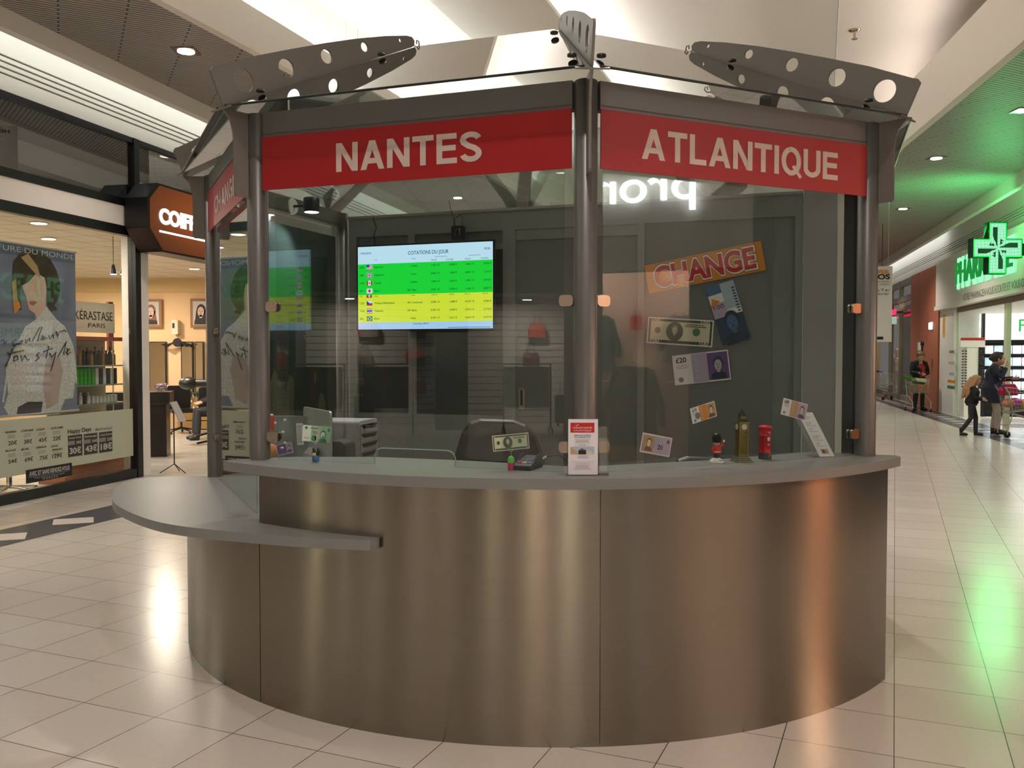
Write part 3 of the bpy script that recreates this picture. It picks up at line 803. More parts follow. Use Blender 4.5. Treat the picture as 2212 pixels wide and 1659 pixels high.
# --- CHANGE poster and big banknote posters on the rear partition
def pasted(name, label, cat, W, cs, off, mats, draw, group=None, base=None):
    a, z, w, h, r_ = quadinfo(W, cs, off)
    t = W.thing(name, label, cat, a, off, z, group)
    s_ = Sheet(w, h, base or m_paper, r_)
    draw(s_); s_.mb.build('print', t); return t
def d_change(s):
    s.text('CHANGE', .5, .14, .72, flatm('print_shadow', '7a5518'), w=.9, al='C', bold=.085, k=1)
    s.text('CHANGE', .5, .15, .70, f_white, w=.89, al='C', bold=.07, k=2)
    s.text('CHANGE', .5, .17, .66, f_red, w=.86, al='C', bold=.035, k=3)
pasted('change_poster', 'tilted orange poster with fat red outlined letters CHANGE on the rear partition', 'poster', W_B, [(1392.7, 573.8), (1644, 520), (1654.4, 583.5), (1402, 633.9)], -.016, 0, d_change, base=f_org)
def d_chf(s):
    s.rect(.5, .55, 1, 1, f_lblue, 1).rect(0, .0, 1, .45, f_dblue, 1).rect(0, .45, .5, .7, f_lpurple, 1).rect(0, .85, .5, 1, f_blue, 1).poly([(0, .62), (.35, .72), (.1, .8)], f_org, 2)
    s.bust(.55, .28, .62, f_blue, f_navy, f_navy, k0=3); s.text('100', .08, .60, .07, f_purple, w=.36, bold=.01, k=3)
    s.lines(.85, .97, .12, .9, 16, f_dblue, .5, 3)
pasted('banknote_poster', 'upright tilted blue banknote print numbered 100 under the orange poster', 'poster', W_B, [(1524.7, 622.6), (1583.9, 604.1), (1620.6, 727.8), (1560.5, 746.9)], -.014, 0, d_chf, group='large banknote prints on the rear partition')
pasted('banknote_poster', 'large lilac banknote print marked £20, lowest of the prints on the partition', 'poster', W_B, [(1452, 768), (1572.4, 755.6), (1579.3, 818.9), (1457.8, 833.7)], -.014, 0, lambda s: bill_pound(s, '£20', f_lpurple, f_purple, f_navy, f_lgrey), group='large banknote prints on the rear partition')
def d_usd(s, num='100', pale=f_cream, dk=f_oli):
    s.rect(.02, .05, .98, .95, dk, 1).rect(.05, .16, .95, .86, pale, 2)
    s.ell(.42, .5, .13, .36, dk, 3).bust(.42, .5, .62, pale, f_grey, dk, k0=4)
    s.ell(.16, .52, .045, .12, dk, 3).ell(.75, .52, .055, .15, f_dgreen, 3).lines(.56, .9, .68, .82, 2, dk, .5, 3)
    s.text(num, .06, .04, .17, pale, bold=.02, k=4).text(num, .94, .04, .17, pale, al='R', bold=.02, k=4).text(num, .06, .78, .17, pale, bold=.02, k=4).text(num, .94, .78, .17, pale, al='R', bold=.02, k=4)
pasted('banknote_poster', 'large olive dollar banknote print numbered 100 left of the blue print', 'poster', W_B, [(1399.5, 684.4), (1542, 692), (1538.8, 750.6), (1397.3, 740.8)], -.0135, 0, lambda s: d_usd(s), group='large banknote prints on the rear partition')

# --- small banknotes taped inside the right front window
gN = 'small banknotes taped inside the right front window'
pasted('banknote', 'small brown £10 banknote taped low on the right window, nearest the centre post', 'banknote', W_R, [(1389.6, 935.4), (1452.9, 945.2), (1445.4, 988.9), (1380.6, 974.6)], .006, 0,
       lambda s: (s.rect(.03, .06, .97, .94, f_lpurple, 1), s.rect(.05, .1, .42, .9, f_tan, 2), s.bust(.25, .5, .75, f_cream, f_brown, f_brown, k0=3), s.text('20', .55, .3, .22, m_ink, bold=.02), s.ell(.88, .75, .05, .1, f_brown)), gN)
pasted('banknote', 'small orange £10 banknote taped high on the right window above the red guardsman', 'banknote', W_R, [(1490, 882.8), (1543.5, 865.8), (1548.8, 898.8), (1496.6, 916.2)], .006, 0,
       lambda s: (bill_pound(s, '£10', f_org, f_tan, f_brown, f_cream), s.ell(.24, .42, .1, .22, f_grey, 3)), gN)
pasted('banknote', 'small lilac £20 banknote taped high on the right window above the red post box', 'banknote', W_R, [(1692.9, 858.7), (1744.2, 873.8), (1739.7, 908.6), (1686.2, 895.2)], .006, 0,
       lambda s: bill_pound(s, '£20', f_tan, f_lpurple, f_purple, f_cream), gN)

# --- memo clips holding banknotes
def clip_wire(top, h0): return MB().tube([(0, 0, h0), (0, 0, top)], .0012, m_chrome, 6).tube([(.012 * cos(R(a)), 0, top + .012 + .012 * sin(R(a))) for a in range(-90, 300, 30)], .0012, m_chrome, 6)
p = fl(682, 997, Z1); p.z += .0005
t = thing('memo_holder', 'small owl-shaped memo holder, black over blue, left on the ledge', 'memo holder', p)
MB().lathe([(.012, 0), (.0165, .003), (.017, .02), (.0155, .03)], M('blue_ceramic', '3c6c9c', .3, noise=.3, scale=60), n=20).build('body', t)
MB().lathe([(.0155, .03), (.0175, .038), (.0165, .048), (.011, .055), (.002, .058)], m_black, n=20).ell((-.011, 0, .057), (.005, .004, .006), m_black).ell((.011, 0, .057), (.005, .004, .006), m_black).box(-.011, .005, -.0178, -.0155, .03, .043, f_yel).build('head', t)
clip_wire(.085, .055).build('wire_clip', t)
def held_bill(name, label, cs, Y, base, draw):
    q = [at(x, y, Y) for x, y in cs]; c = sum(q, V3((0, 0, 0))) / 4; e = (q[1] - q[0] + q[2] - q[3]) / 2; f = (q[0] - q[3] + q[1] - q[2]) / 2
    t = thing(name, label, 'banknote', c, 0)
    s_ = Sheet(e.length, f.length, base, math.atan2(e.z, e.x)); draw(s_); s_.mb.build('print', t); return t
def d_yuan(s):
    s.rect(.30, .0, 1, 1, f_green, 1).rect(.45, .1, .62, .9, f_lgrey, 2).bust(.74, .42, .85, f_pgreen, f_dgreen, f_dgreen, k0=3)
    s.text('50', .36, .48, .2, f_dgreen, bold=.01).ell(.12, .84, .05, .09, f_dgreen).ell(.93, .8, .045, .12, f_dgreen).ell(.42, .22, .09, .2, f_dgreen, 2).lines(.24, .58, .8, .9, 1, f_dgreen, .5).lines(.05, .26, .18, .24, 1, f_grey, .6)
held_bill('banknote', 'green 50 banknote held upright by the owl-shaped memo holder', [(655, 917.5), (715.5, 923), (712, 957.5), (652, 952)], p.y + .0, f_pgreen, d_yuan)
p = fl(1104, 1015, Z1); p.z += .0005
t = thing('memo_holder', 'pink and green capsule-shaped memo holder beside the card terminal', 'memo holder', p)
MB().lathe([(.012, 0), (.0145, .003), (.016, .03), (.016, .032)], M('pink_plastic', 'd83a72', .35, noise=0), n=20).build('body', t)
MB().lathe([(.016, .032), (.0155, .045), (.012, .055), (.006, .06), (.001, .0605)], M('green_plastic', '3fb83a', .35, noise=0), n=20).build('cap', t)
clip_wire(.082, .058).build('wire_clip', t)
held_bill('banknote', 'one dollar banknote held upright by the pink and green memo holder', [(1063, 941.5), (1141.5, 934), (1143.5, 968.5), (1065, 976)], p.y + .0, f_cream, lambda s: d_usd(s, '1', flatm('print_pale_olive', 'c9cfae')))

# --- card terminal
p = fl(1141, 1012, Z1)
t = thing('card_terminal', 'black card payment terminal with privacy shield and coloured keys on the worktop', 'card terminal', (p.x, p.y, Z1 + .0005), R(-22))
prof = [(-.078, .0), (-.078, .02), (-.055, .028), (.03, .045), (.075, .052), (.078, .045), (.078, 0)]
MB().loft([[(-.04, y, z) for y, z in prof], [(.04, y, z) for y, z in prof]], m_dark, caps=True).box(-.03, .03, -.0795, -.0775, .008, .012, m_black).build('body', t, bevel=.003)
for sx in (-.041, .037): MB().loft([[(sx, y, z) for y, z in ((-.04, .03), (.0, .06), (.04, .066), (.07, .05), (.0, .036))], [(sx + .004, y, z) for y, z in ((-.04, .03), (.0, .06), (.04, .066), (.07, .05), (.0, .036))]], m_dark, caps=True).build('privacy_shield', t)
def on_t(x, y): return (x, y, .028 + (y + .055) * .2 + .0015)
kb = M('key_blue', '3a3f7c', .4, noise=0)
for r_ in range(4):
    for c_ in range(3):
        MB().obox(on_t(-.02 + .02 * c_, -.032 + .012 * r_), (.015, .009, .004), kb, rx=.19).build('key', t)
for c_, m in zip(range(3), (f_red, f_yel, flatm('key_green', '2a8a5a'))): MB().obox(on_t(-.024 + .024 * c_, -.047), (.02, .01, .004), m, rx=.19).build('key', t)
MB().tube([(.03, .078, .03), (.05, .1, .045), (.075, .13, .05), (.11, .12, .05), (.14, .12, .03), (.17, .11, .0045), (.23, .09, .0045)], .0035, m_rubber).tube([(.034, .084, .034), (.05, .1, .045)], .005, f_lgrey).build('cable', t)

# --- leaflet stand by the centre post
p = fl(1268, 1027, Z1)
t = thing('leaflet_stand', 'clear acrylic leaflet stand in front of the centre post', 'leaflet stand', (p.x, p.y, Z1 + .0005), 0)
a = MB().box(-.083, .09, .028, .031, 0, .155, G_acryl).box(-.083, .09, -.012, .031, 0, .003, G_acryl).box(-.083, -.080, -.012, .03, .003, .15, G_acryl).box(.087, .09, -.012, .03, .003, .15, G_acryl).box(.048, .050, -.012, .028, .003, .15, G_acryl)
a.build('pocket', t)
MB().rbox(.046, .083, .006, .009, .1, .205, G_acryl, .008).build('side_pocket', t)
lf = thing('leaflet', 'white leaflet with red heading block in the acrylic stand by the centre post', 'leaflet', (p.x - .017, p.y - .004, Z1 + .004), 0)
s_ = Sheet(.124, .232, m_paper, 0, (0, .116), 0, t=.012, ly=.0003)
s_.rect(.07, .76, .88, .94, f_red, 1).text('CHANGE NANTES', .475, .835, .028, f_white, w=.66, al='C', bold=.005).text('ATLANTIQUE', .475, .785, .026, f_white, w=.6, al='C')
s_.poly([(.24, .885), (.34, .91), (.36, .905), (.26, .88)], f_white, 2)
s_.text('BUREAU DE CHANGE', .475, .70, .02, m_ink, w=.56, al='C', bold=.02).text('Tél : 09 84 86 18 79', .475, .665, .02, m_ink, w=.54, al='C', bold=.02)
s_.lines(.2, .74, .57, .64, 4, f_grey, .3).text('PLAN D\'ACCES', .475, .535, .014, m_ink, al='C', bold=.01).lines(.2, .74, .515, .53, 1, f_grey, .3)
s_.rect(.07, .365, .88, .505, f_lblue, 1).poly([(.07, .365), (.07, .5), (.3, .41), (.3, .365)], f_tan, 2).rect(.34, .365, .60, .44, m_ink, 2).poly([(.62, .365), (.62, .45), (.88, .38), (.88, .365)], f_cream, 2).poly([(.36, .44), (.45, .48), (.6, .44)], f_brown, 2)
s_.lines(.3, .7, .29, .35, 4, f_grey, .3).rect(.07, .232, .88, .235, f_brown, 2).text('Change Nantes Atlantique', .475, .195, .014, m_ink, al='C', w=.5).lines(.2, .74, .11, .18, 4, f_grey, .3).text('www.change-nantes-atlantique.com', .475, .095, .013, m_ink, al='C', w=.6)
s_.mb.build('cover', lf)

# --- souvenirs behind the right window
p = fl(1551, 1001, Z1)
t = thing('guardsman_figure', 'solar nodding toy guardsman in red tunic and tall black hat', 'figurine', (p.x, p.y + .03, Z1 + .0005), R(10))
MB().lathe([(.033, 0), (.033, .006), (.026, .016), (.014, .022), (.002, .0225)], m_white, n=28).build('base', t)
MB().box(-.003, .017, -.029, -.02, .0105, .013, m_black).build('solar_cell', t)
MB().lathe([(.011, .02), (.013, .03), (.014, .04), (.012, .044)], m_black, n=20).build('trousers', t)
MB().lathe([(.014, .04), (.0195, .044), (.021, .056), (.018, .072), (.010, .084), (.004, .087)], M('tunic_red', 'c8281e', .4, noise=0), n=24).lathe([(.0212, .05), (.0214, .054)], m_white, n=24).build('tunic', t)
MB().tube([(.015, 0, .074), (.027, -.002, .078), (.034, -.002, .094)], [.0065, .006, .005], M('tunic_red', 'c8281e'), 10).build('arm', t)
MB().ell((.035, -.002, .1), (.005, .004, .007), m_white).build('glove', t)
MB().tube([(-.017, 0, .072), (-.024, -.004, .06), (-.021, -.010, .05)], [.006, .006, .005], M('tunic_red', 'c8281e'), 10).build('arm', t)
MB().ell((0, 0, .093), (.0175, .016, .0145), M('toy_skin', 'e8b0a8', .5, noise=0)).build('head', t)
MB().lathe([(.0175, .094), (.021, .104), (.0215, .118), (.018, .130), (.009, .137), (.001, .138)], m_black, n=24).build('bearskin_hat', t)

p = fl(1606, 999, Z1)
brz = M('antique_brass', '8a7a3c', .4, .6, noise=.12, scale=120, bump=.3); brz2 = M('patina_dark', '2e2c26', .5, .4, noise=.1, scale=80); verd = M('patina_green', '6f7f6c', .5, .4, noise=.2, scale=60)
t = thing('clock_tower_model', 'brass souvenir model of a square gothic clock tower with dark spire', 'souvenir', (p.x, p.y + .035, Z1 + .0005), R(12))
MB().box(-.042, .042, -.042, .042, 0, .005, brz).box(-.036, .036, -.036, .036, .005, .012, verd).box(-.03, .03, -.03, .03, .012, .02, verd).build('base', t)
b_ = MB().box(-.02, .02, -.02, .02, .02, .148, brz)
for sx in (-1, 1):
    for sy in (-1, 1):
        b_.box(sx * .02 - .0035, sx * .02 + .0035, sy * .02 - .0035, sy * .02 + .0035, .02, .152, brz)
for k in range(-2, 3):
    b_.box(k * .0065 - .001, k * .0065 + .001, -.0215, -.02, .024, .146, brz).box(-.0215, -.02, k * .0065 - .001, k * .0065 + .001, .024, .146, brz)
for z in (.05, .08, .11): b_.box(-.022, .022, -.022, .022, z, z + .002, brz)
b_.build('tower_shaft', t)
c = MB().box(-.0245, .0245, -.0245, .0245, .148, .184, brz).box(-.027, .027, -.027, .027, .184, .189, brz).build('clock_stage', t)
MB().lathe([(.014, -.0262), (.014, -.024)], f_cream, (0, 0, .166), 24, ax='y').lathe([(.016, -.0255), (.016, -.024)], brz2, (0, 0, .166), 24, ax='y').build('clock_face', t)
MB().lathe([(.014, -.0262), (.014, -.024)], f_cream, (0, 0, .166), 24, ax='x').lathe([(.016, -.0255), (.016, -.024)], brz2, (0, 0, .166), 24, ax='x').build('clock_face', t)
s4 = lambda r_, z: [(-r_, -r_, z), (r_, -r_, z), (r_, r_, z), (-r_, r_, z)]
MB().loft([s4(.025, .189), s4(.014, .203), s4(.014, .204)], brz2, caps=True).box(-.013, .013, -.013, .013, .204, .216, brz).loft([s4(.016, .216), s4(.005, .24), s4(.001, .252)], brz2, caps=True).lathe([(.0015, .25), (.0022, .254), (.0005, .258)], brz, n=10).build('spire', t)

p = fl(1656, 993, Z1)
t = thing('post_box_model', 'red cylindrical toy post box with black foot behind the right window', 'souvenir', (p.x, p.y + .03, Z1 + .0005), R(20))
rd = M('glossy_red', 'c40d1e', .18, noise=0)
MB().lathe([(.031, 0), (.031, .03), (.03, .031)], m_black, n=32).build('foot', t)
MB().lathe([(.0295, .031), (.0295, .033), (.0285, .035), (.0285, .112), (.0295, .113), (.0295, .116), (.0285, .117), (.0285, .148)], rd, n=32).build('pillar', t)
MB().lathe([(.033, .148), (.0345, .151), (.0345, .156), (.031, .160), (.02, .164), (.002, .166)], rd, n=32).build('cap', t)
MB().box(-.010, .010, -.030, -.0275, .122, .126, m_black).build('slot', t)
MB().box(-.006, .006, -.0295, -.028, .09, .108, f_white).build('notice_plate', t)
MB().box(-.0055, .0055, -.0293, -.028, .066, .078, f_tan).build('crest_plate', t)

# --- slanted acrylic price holder by the right post
p = fl(1791, 989, Z1)
t = thing('sign_holder', 'clear slanted acrylic sign holder beside the right post', 'sign holder', (p.x - .02, p.y + .03, Z1 + .0005), R(12))
def slant(z): return .07 * z / .215
sk = lambda x, z: (x - .085 * z / .22, slant(z), z)
MB().loft([[sk(-.045, 0), sk(.07, 0), sk(.07, .22), sk(-.045, .22)], [(v[0], v[1] - .003, v[2]) for v in (sk(-.045, 0), sk(.07, 0), sk(.07, .22), sk(-.045, .22))]], G_acryl, caps=True).box(-.05, .07, 0, .07, 0, .003, G_acryl).build('stand', t)
pp = thing('price_sheet', 'white printed sheet standing in the slanted acrylic holder', 'notice', (p.x - .02, p.y + .026, Z1 + .003), R(12))
mb = MB()
def skq(u0, v0, u1, v1, m, k=0):
    mb.quad([(x, y - .0015 - .0005 * k, z) for x, y, z in (sk(-.015 + .075 * u, .215 * v) for u, v in ((u0, v0), (u1, v0), (u1, v1), (u0, v1)))], m)
mb.loft([[(x, y - d, z) for x, y, z in (sk(-.02, 0), sk(.062, 0), sk(.062, .215), sk(-.02, .215))] for d in (0, .0012)], m_paper, caps=True)
for i in range(22):
    if i in (3, 4, 8, 12, 13, 18): continue
    v = .93 - i * .033; skq(.12, v - .004, .35 + .5 * ((i * 37 % 10) / 10), v + .004, f_grey, 1)
skq(.25, .06, .75, .17, f_tan, 1); skq(.3, .08, .5, .15, f_brown, 2)
mb.build('sheet', pp)

# ================================================================== INSIDE THE BOOTH
desk = thing('staff_desk', 'pale grey staff desk running behind the counter inside the booth', 'desk', (KC.x, KC.y, 0))
dp = [pol(a, r_) for a, r_ in ((-84, 1.55), (-66, 1.58), (-50, 1.62), (-44, 1.62), (-33, 1.60), (-18, 1.58), (-2, 1.72), (10, 1.60), (30, 1.68), (42, 1.72), (36, 1.35), (0, 1.28), (-44, .85), (-80, .95))]
MB().prism([kl(q) for q in dp], .77, .80, m_slab).build('desk_top', desk)
for a in (-78, -44, 0, 34): q = kl(pol(a, 1.15)); MB().lathe([(.025, .001), (.025, .77)], m_post, (q[0], q[1], 0), 14).build('leg', desk)
# monitor seen from behind
a_, b2 = V3((-1.206, 5.2, 0)), V3((-.96, 4.75, 0)); Wm = Wall(a_, b2 - a_)
t = Wm.thing('monitor', 'silver all-in-one computer seen from behind at the left of the desk', 'computer', .256, 0, .80)
alu = M('aluminium', 'b4b6b4', .35, .5, noise=.01)
MB().rbox(-.256, .256, -.004, .008, .11, .55, alu, .02, 'y').build('back_shell', t)
MB().rbox(-.25, .25, .008, .011, .16, .545, m_black, .015, 'y').build('display', t)
MB().loft([[(x, y, z) for x in (-.09, .09)] for y, z in ((-.02, .33), (-.05, .30), (-.075, .12), (-.08, .02), (-.07, .008), (.1, .001))], alu, closed=False).loft([[(x, y, z) for x in (.09, -.09)] for y, z in ((-.014, .33), (-.044, .30), (-.069, .12), (-.074, .03), (-.064, .014), (.1, .007))], alu, closed=False).build('stand', t)
# drawer box
t = thing('drawer_unit', 'pale grey desktop filing box with open-grip drawers', 'drawer unit', (-.884, 5.2, .801), math.atan2(.97, .23))
# local x runs along the drawer front, y to the left
pg = M('box_plastic', 'b2b2b8', .5, noise=0); pg2 = M('drawer_plastic', '8d8c8a', .5, noise=0)
MB().rbox(0, .28, .004, .38, 0, .463, pg, .018, 'y').build('shell', t)
for k in range(8):
    z0 = .448 - .055 * (k + 1)
    d = MB().rbox(.008, .272, -.004, .006, z0, z0 + .051, pg2, .005, 'y').build('drawer', t)
    MB().plate([(.015, z0 + .047), (.05, z0 + .024), (.23, z0 + .024), (.265, z0 + .047)], -.0055, -.0035, m_dark).build('grip', d)
# printer
t = thing('label_printer', 'small dark rounded printer on the desk between computer and filing box', 'printer', (-.955, 4.98, .801), R(-10))
MB().rbox(-.06, .06, -.08, .08, 0, .375, m_dark, .04, 'y', 6).build('housing', t)
MB().obox((.08, -.05, .22), (.11, .03, .006), m_dark, ry=-.15).build('paper_tray', t)
# partition board with pinned papers
t = thing('pin_board', 'low dark board with papers pinned on it inside the left corner', 'board', (-1.35, 5.14, 0), R(-10))
MB().box(-.05, .26, 0, .02, .802, 1.30, m_panel).build('board', t)
t = thing('pinned_paper', 'narrow printed paper pinned on the low dark board', 'paper', (-1.205, 5.095, 1.20), R(-10))
s_ = Sheet(.04, .125, m_paper, R(3)); s_.lines(.1, .8, .1, .9, 9, f_grey, .35, 1); s_.mb.build('sheet', t)
t = thing('banknote', 'violet banknote pinned on the low dark board beside the printed paper', 'banknote', (-1.295, 5.105, 1.115), R(-10))
s_ = Sheet(.1, .065, f_lpurple, R(12)); s_.rect(.05, .1, .6, .9, f_purple, 1); s_.bust(.78, .5, .7, f_lgrey, f_purple, f_purple); s_.mb.build('print', t)
t = thing('photo_tree', 'wire photo holder with white leaf clips and a cork foot', 'photo holder', (-1.215, 4.50, Z1 + .0005), 0)
cork = M('cork', 'c08a58', .8, noise=.1, scale=80)
MB().lathe([(.03, 0), (.034, .02), (.03, .05), (.012, .058)], cork, n=20).build('foot', t)
for x, z in ((.055, .035), (.07, .06), (.06, .115), (.02, .16), (.005, .20), (.07, .175)):
    MB().tube([(0, 0, .05), (x * .4, 0, .05 + (z - .03) * .6), (x, 0, z)], .0012, m_chrome, 6).build('wire', t)
    MB().ell((x + .006, -.002, z + .004), (.009, .002, .006), m_white, 12, 6).build('leaf_clip', t)
MB().box(-.004, .022, -.004, -.002, .13, .2, M('orange_card', 'c8502a', .6)).build('card', t)
# staff chairs
def office_chair(label, loc, rz, top, group):
    t = thing('office_chair', label, 'office chair', loc, rz, group)
    lea = M('black_leather', '121212', .38, noise=.1, scale=8)
    zb = top - .62
    out = [(-.30, zb), (-.285, zb + .22), (-.25, zb + .40), (-.205, zb + .54), (-.16, zb + .60), (-.1, zb + .62), (.1, zb + .612), (.17, zb + .585), (.225, zb + .52), (.27, zb + .40), (.295, zb + .22), (.30, zb)]
    rings = [[(x * s_, y + .10 * (abs(x) / .3) ** 2 * -1 + .1, zb + (z - zb) * (1 - (1 - s_) * .3)) for x, z in out] for y, s_ in ((-.045, .93), (-.03, 1), (.0, 1), (.015, .95))]
    MB().loft(rings, lea, caps=True, sm=False).build('backrest', t, bevel=.01)
    zs = zb - .08
    MB().rbox(-.26, .26, -.50, -.02, zs - .07, zs + .02, lea, .03, 'x').build('seat', t)
    MB().lathe([(.03, .12), (.03, zs - .06)], m_dark, (0, -.26, 0), 14).build('gas_lift', t)
    for k in range(5):
        a = R(72 * k + 20); e = V3((.29 * cos(a), -.26 + .29 * sin(a), .07))
        lg = MB().tube([(0, -.26, .12), (.15 * cos(a), -.26 + .15 * sin(a), .11), e], [.022, .02, .014], m_dark).build('leg', t)
        MB().lathe([(.027, -.018), (.03, 0), (.027, .018)], m_rubber, (e.x, e.y, .031), 14, ax='x').build('castor', lg)
    for sx in (-1, 1): MB().tube([(sx * .24, -.1, zs - .04), (sx * .3, -.15, zs + .02), (sx * .3, -.18, zs + .18), (sx * .3, -.36, zs + .18)], .016, m_dark).build('armrest', t)
    return t
c_ = at(1075, 905, 5.15)
office_chair('black leather office chair, tall back showing left of the centre post', (c_.x, c_.y, 0), R(8), c_.z, 'staff chairs in the booth')
c_ = at(1524, 987, 5.2)
office_chair('black office chair, only the low back edge showing behind the guardsman toy', (c_.x, c_.y, 0), R(-10), c_.z, 'staff chairs in the booth')
# clamp lamp with white rosette high on the left side
a_l, z_l = W_S2.hit(632, 446, -.03)
t = W_S2.thing('spot_lamp', 'black cylinder spot lamp on a round white rosette high in the left corner', 'lamp', a_l, -.03, z_l)
MB().lathe([(.055, -.012), (.06, 0), (.06, .02)], m_white, ax='y', n=28).build('rosette', t)
MB().tube([(0, -.012, 0), (0, -.10, .0)], .01, m_dark).build('arm', t)
hd = MB().lathe([(.055, -.05), (.058, -.03), (.058, .05), (.05, .055)], m_dark, (0, -.16, 0), 24).build('lamp_head', t)
MB().lathe([(.05, -.052), (.05, -.049)], M('lamp_glow', 'ffffff', em=9, noise=0), (0, -.16, 0), 24).build('bulb', hd)
lp = W_S2.pt(a_l, -.20, z_l - .07)
tg = W_S2.pt(.5, -.02, 1.9)
lamp('booth_lamp', 'SPOT', lp, 28, (.9, .95, 1), .03, target=tg, spot=110)
# film on the left side pane of the booth: grey-green with tan growth shapes at the foot
def film_mat():
    m = bpy.data.materials.new('window_film'); m.use_nodes = True
    nt = m.node_tree; b = nt.nodes['Principled BSDF']; N = nt.nodes.new; L = nt.links.new
    tc = N('ShaderNodeTexCoord'); mp = N('ShaderNodeMapping'); mp.inputs['Scale'].default_value = (4.5, 1, 1.6)
    n = N('ShaderNodeTexNoise'); n.inputs['Scale'].default_value = 1.2; n.inputs['Detail'].default_value = 1.0
    L(tc.outputs['Object'], mp.inputs[0]); L(mp.outputs[0], n.inputs[0])
    sx = N('ShaderNodeSeparateXYZ'); L(tc.outputs['Object'], sx.inputs[0])
    mr = N('ShaderNodeMapRange'); mr.inputs[1].default_value = 1.0; mr.inputs[2].default_value = 2.0; mr.inputs[3].default_value = .22; mr.inputs[4].default_value = -.25
    L(sx.outputs['Z'], mr.inputs[0]); ad = N('ShaderNodeMath'); L(n.outputs['Fac'], ad.inputs[0]); L(mr.outputs[0], ad.inputs[1])
    cr = N('ShaderNodeValToRGB'); cr.color_ramp.interpolation = 'CONSTANT'
    cr.color_ramp.elements[0].color = lin('3f4845'); cr.color_ramp.elements[1].position = .6; cr.color_ramp.elements[1].color = lin('76715c')
    L(ad.outputs[0], cr.inputs[0]); L(cr.outputs[0], b.inputs['Base Color']); b.inputs['Roughness'].default_value = .25
    return m
wf = W_S2.thing('window_film', 'grey-green film with tan leaf shapes covering the pane left of the screen', 'window film', 0, .006, 0)
MB().box(.09, 1.54, 0, .002, .8, 2.60, film_mat()).build('film', wf)
# ================================================================== HAIR SALON ON THE LEFT
def zat(px, py, z): return fl(px, py, z)
m_peach = M('salon_peach', 'e6c49a', .75, noise=.02); m_peach2 = M('salon_sand', 'd4b888', .75, noise=.02)
m_tilec = M('salon_ceiling', 'c9bfae', .8, noise=.01)
m_wood = M('salon_wood', '9a5a30', .5, noise=.12, scale=14)
m_oak = M('frame_oak', '8c6238', .5, noise=.1, scale=30)
m_mirror = M('mirror', 'cfd2cc', .03, 1., noise=0)
S0, S1 = -3.2, 2.36
def ceil_tiles():
    m = bpy.data.materials.new('ceiling_tiles'); m.use_nodes = True
    nt = m.node_tree; b = nt.nodes['Principled BSDF']; N = nt.nodes.new; L = nt.links.new
    tc = N('ShaderNodeTexCoord'); br = N('ShaderNodeTexBrick'); br.offset = 0
    br.inputs['Scale'].default_value = 1; br.inputs['Mortar Size'].default_value = .012; br.inputs['Brick Width'].default_value = .6; br.inputs['Row Height'].default_value = .6
    br.inputs['Color1'].default_value = lin('cfc4b2'); br.inputs['Color2'].default_value = lin('cabfad'); br.inputs['Mortar'].default_value = lin('8c8272')
    L(tc.outputs['Object'], br.inputs[0]); L(br.outputs[0], b.inputs['Base Color']); b.inputs['Roughness'].default_value = .8
    return m
struct('ceiling', MB().box(-4, 11.5, .2, 12, 3.36, 3.42, ceil_tiles()), loc=WL.pt(0), rz=WL.rz)
wy = 20.2
struct('wall_back', MB().box(-17, -4.0, wy, wy + .15, 0, 3.05, m_peach).box(-17, -4, wy - .06, wy + .15, 3.05, 3.36, m_peach2))
struct('wall_far', MB().box(-4, -3.85, .2, 12, 0, 3.36, m_peach), loc=WL.pt(0), rz=WL.rz)
struct('wall_front', MB().box(5.25, 34, 0, .2, 0, 4.53, m_wallp).box(-6.5, -3.4, 0, .2, 0, 4.53, m_wallp), loc=WL.pt(0), rz=WL.rz)
struct('wall_lintel', MB().box(2.7, 5.05, .0, .1, 3.36, 4.53, m_fasc).box(-3.4, 2.7, .06, .12, 3.36, 3.60, m_fasc), loc=WL.pt(0), rz=WL.rz)
for x, y in ((1.5, 1.2), (.8, 4.), (4., 3.), (3.4, 6.5), (-1.8, 2.5)):
    q = WL.pt(x, y, 3.3); lamp('salon_lamp', 'AREA', q, 95, (1, .90, .76), .3)
lamp('salon_lamp', 'AREA', (-8.4, 18.0, 3.25), 150, (1, .86, .66), .3)
lamp('salon_lamp', 'AREA', (-6.3, 16.2, 3.25), 110, (1, .88, .7), .3)
# shopfront frame (window 1 = big display window with transom)
fr = WL.thing('shop_window', 'black framed salon display window with transom lights above a white panel', 'shop window', 0, 0, 0)
MB().box(S0, S1, -.04, .06, .001, .12, m_black).build('bottom_rail', fr)
MB().box(S0, S1, -.04, .06, 3.22, 3.34, m_black).build('lower_rail', fr)
MB().box(S0, S1, -.03, .05, 3.34, 3.60, m_fasc).build('white_panel', fr)
MB().box(S0, S1, -.04, .06, 3.60, 3.70, m_black).build('middle_rail', fr)
MB().box(S0, 5.0, -.04, .06, 4.46, 4.53, m_black).build('top_rail', fr)
MB().box(S1 - .05, S1 + .06, -.05, .07, .001, 4.53, m_black).build('post', fr)
MB().box(S0, S0 + .1, -.05, .07, .001, 4.53, m_black).build('post', fr)
MB().box(S0 + .1, S1 - .05, 0, .012, .12, 3.22, G_shop).build('display_pane', fr)
MB().box(S0 + .1, S1 - .05, 0, .012, 3.70, 4.46, glass_mat('glass_transom', (.35, .37, .36), 5.0)).build('transom_pane', fr)
MB().box(S1 + .06, 5.0, 0, .012, 3.98, 4.46, MATS['glass_transom']).build('transom_pane', fr)
pi_ = WL.thing('door_pilaster', 'white narrow pilaster between the black window post and the salon entrance', 'pilaster', S1 + .06, 0, 0)
MB().box(0, .2, -.02, .25, .001, 3.36, m_white).build('pilaster', pi_)
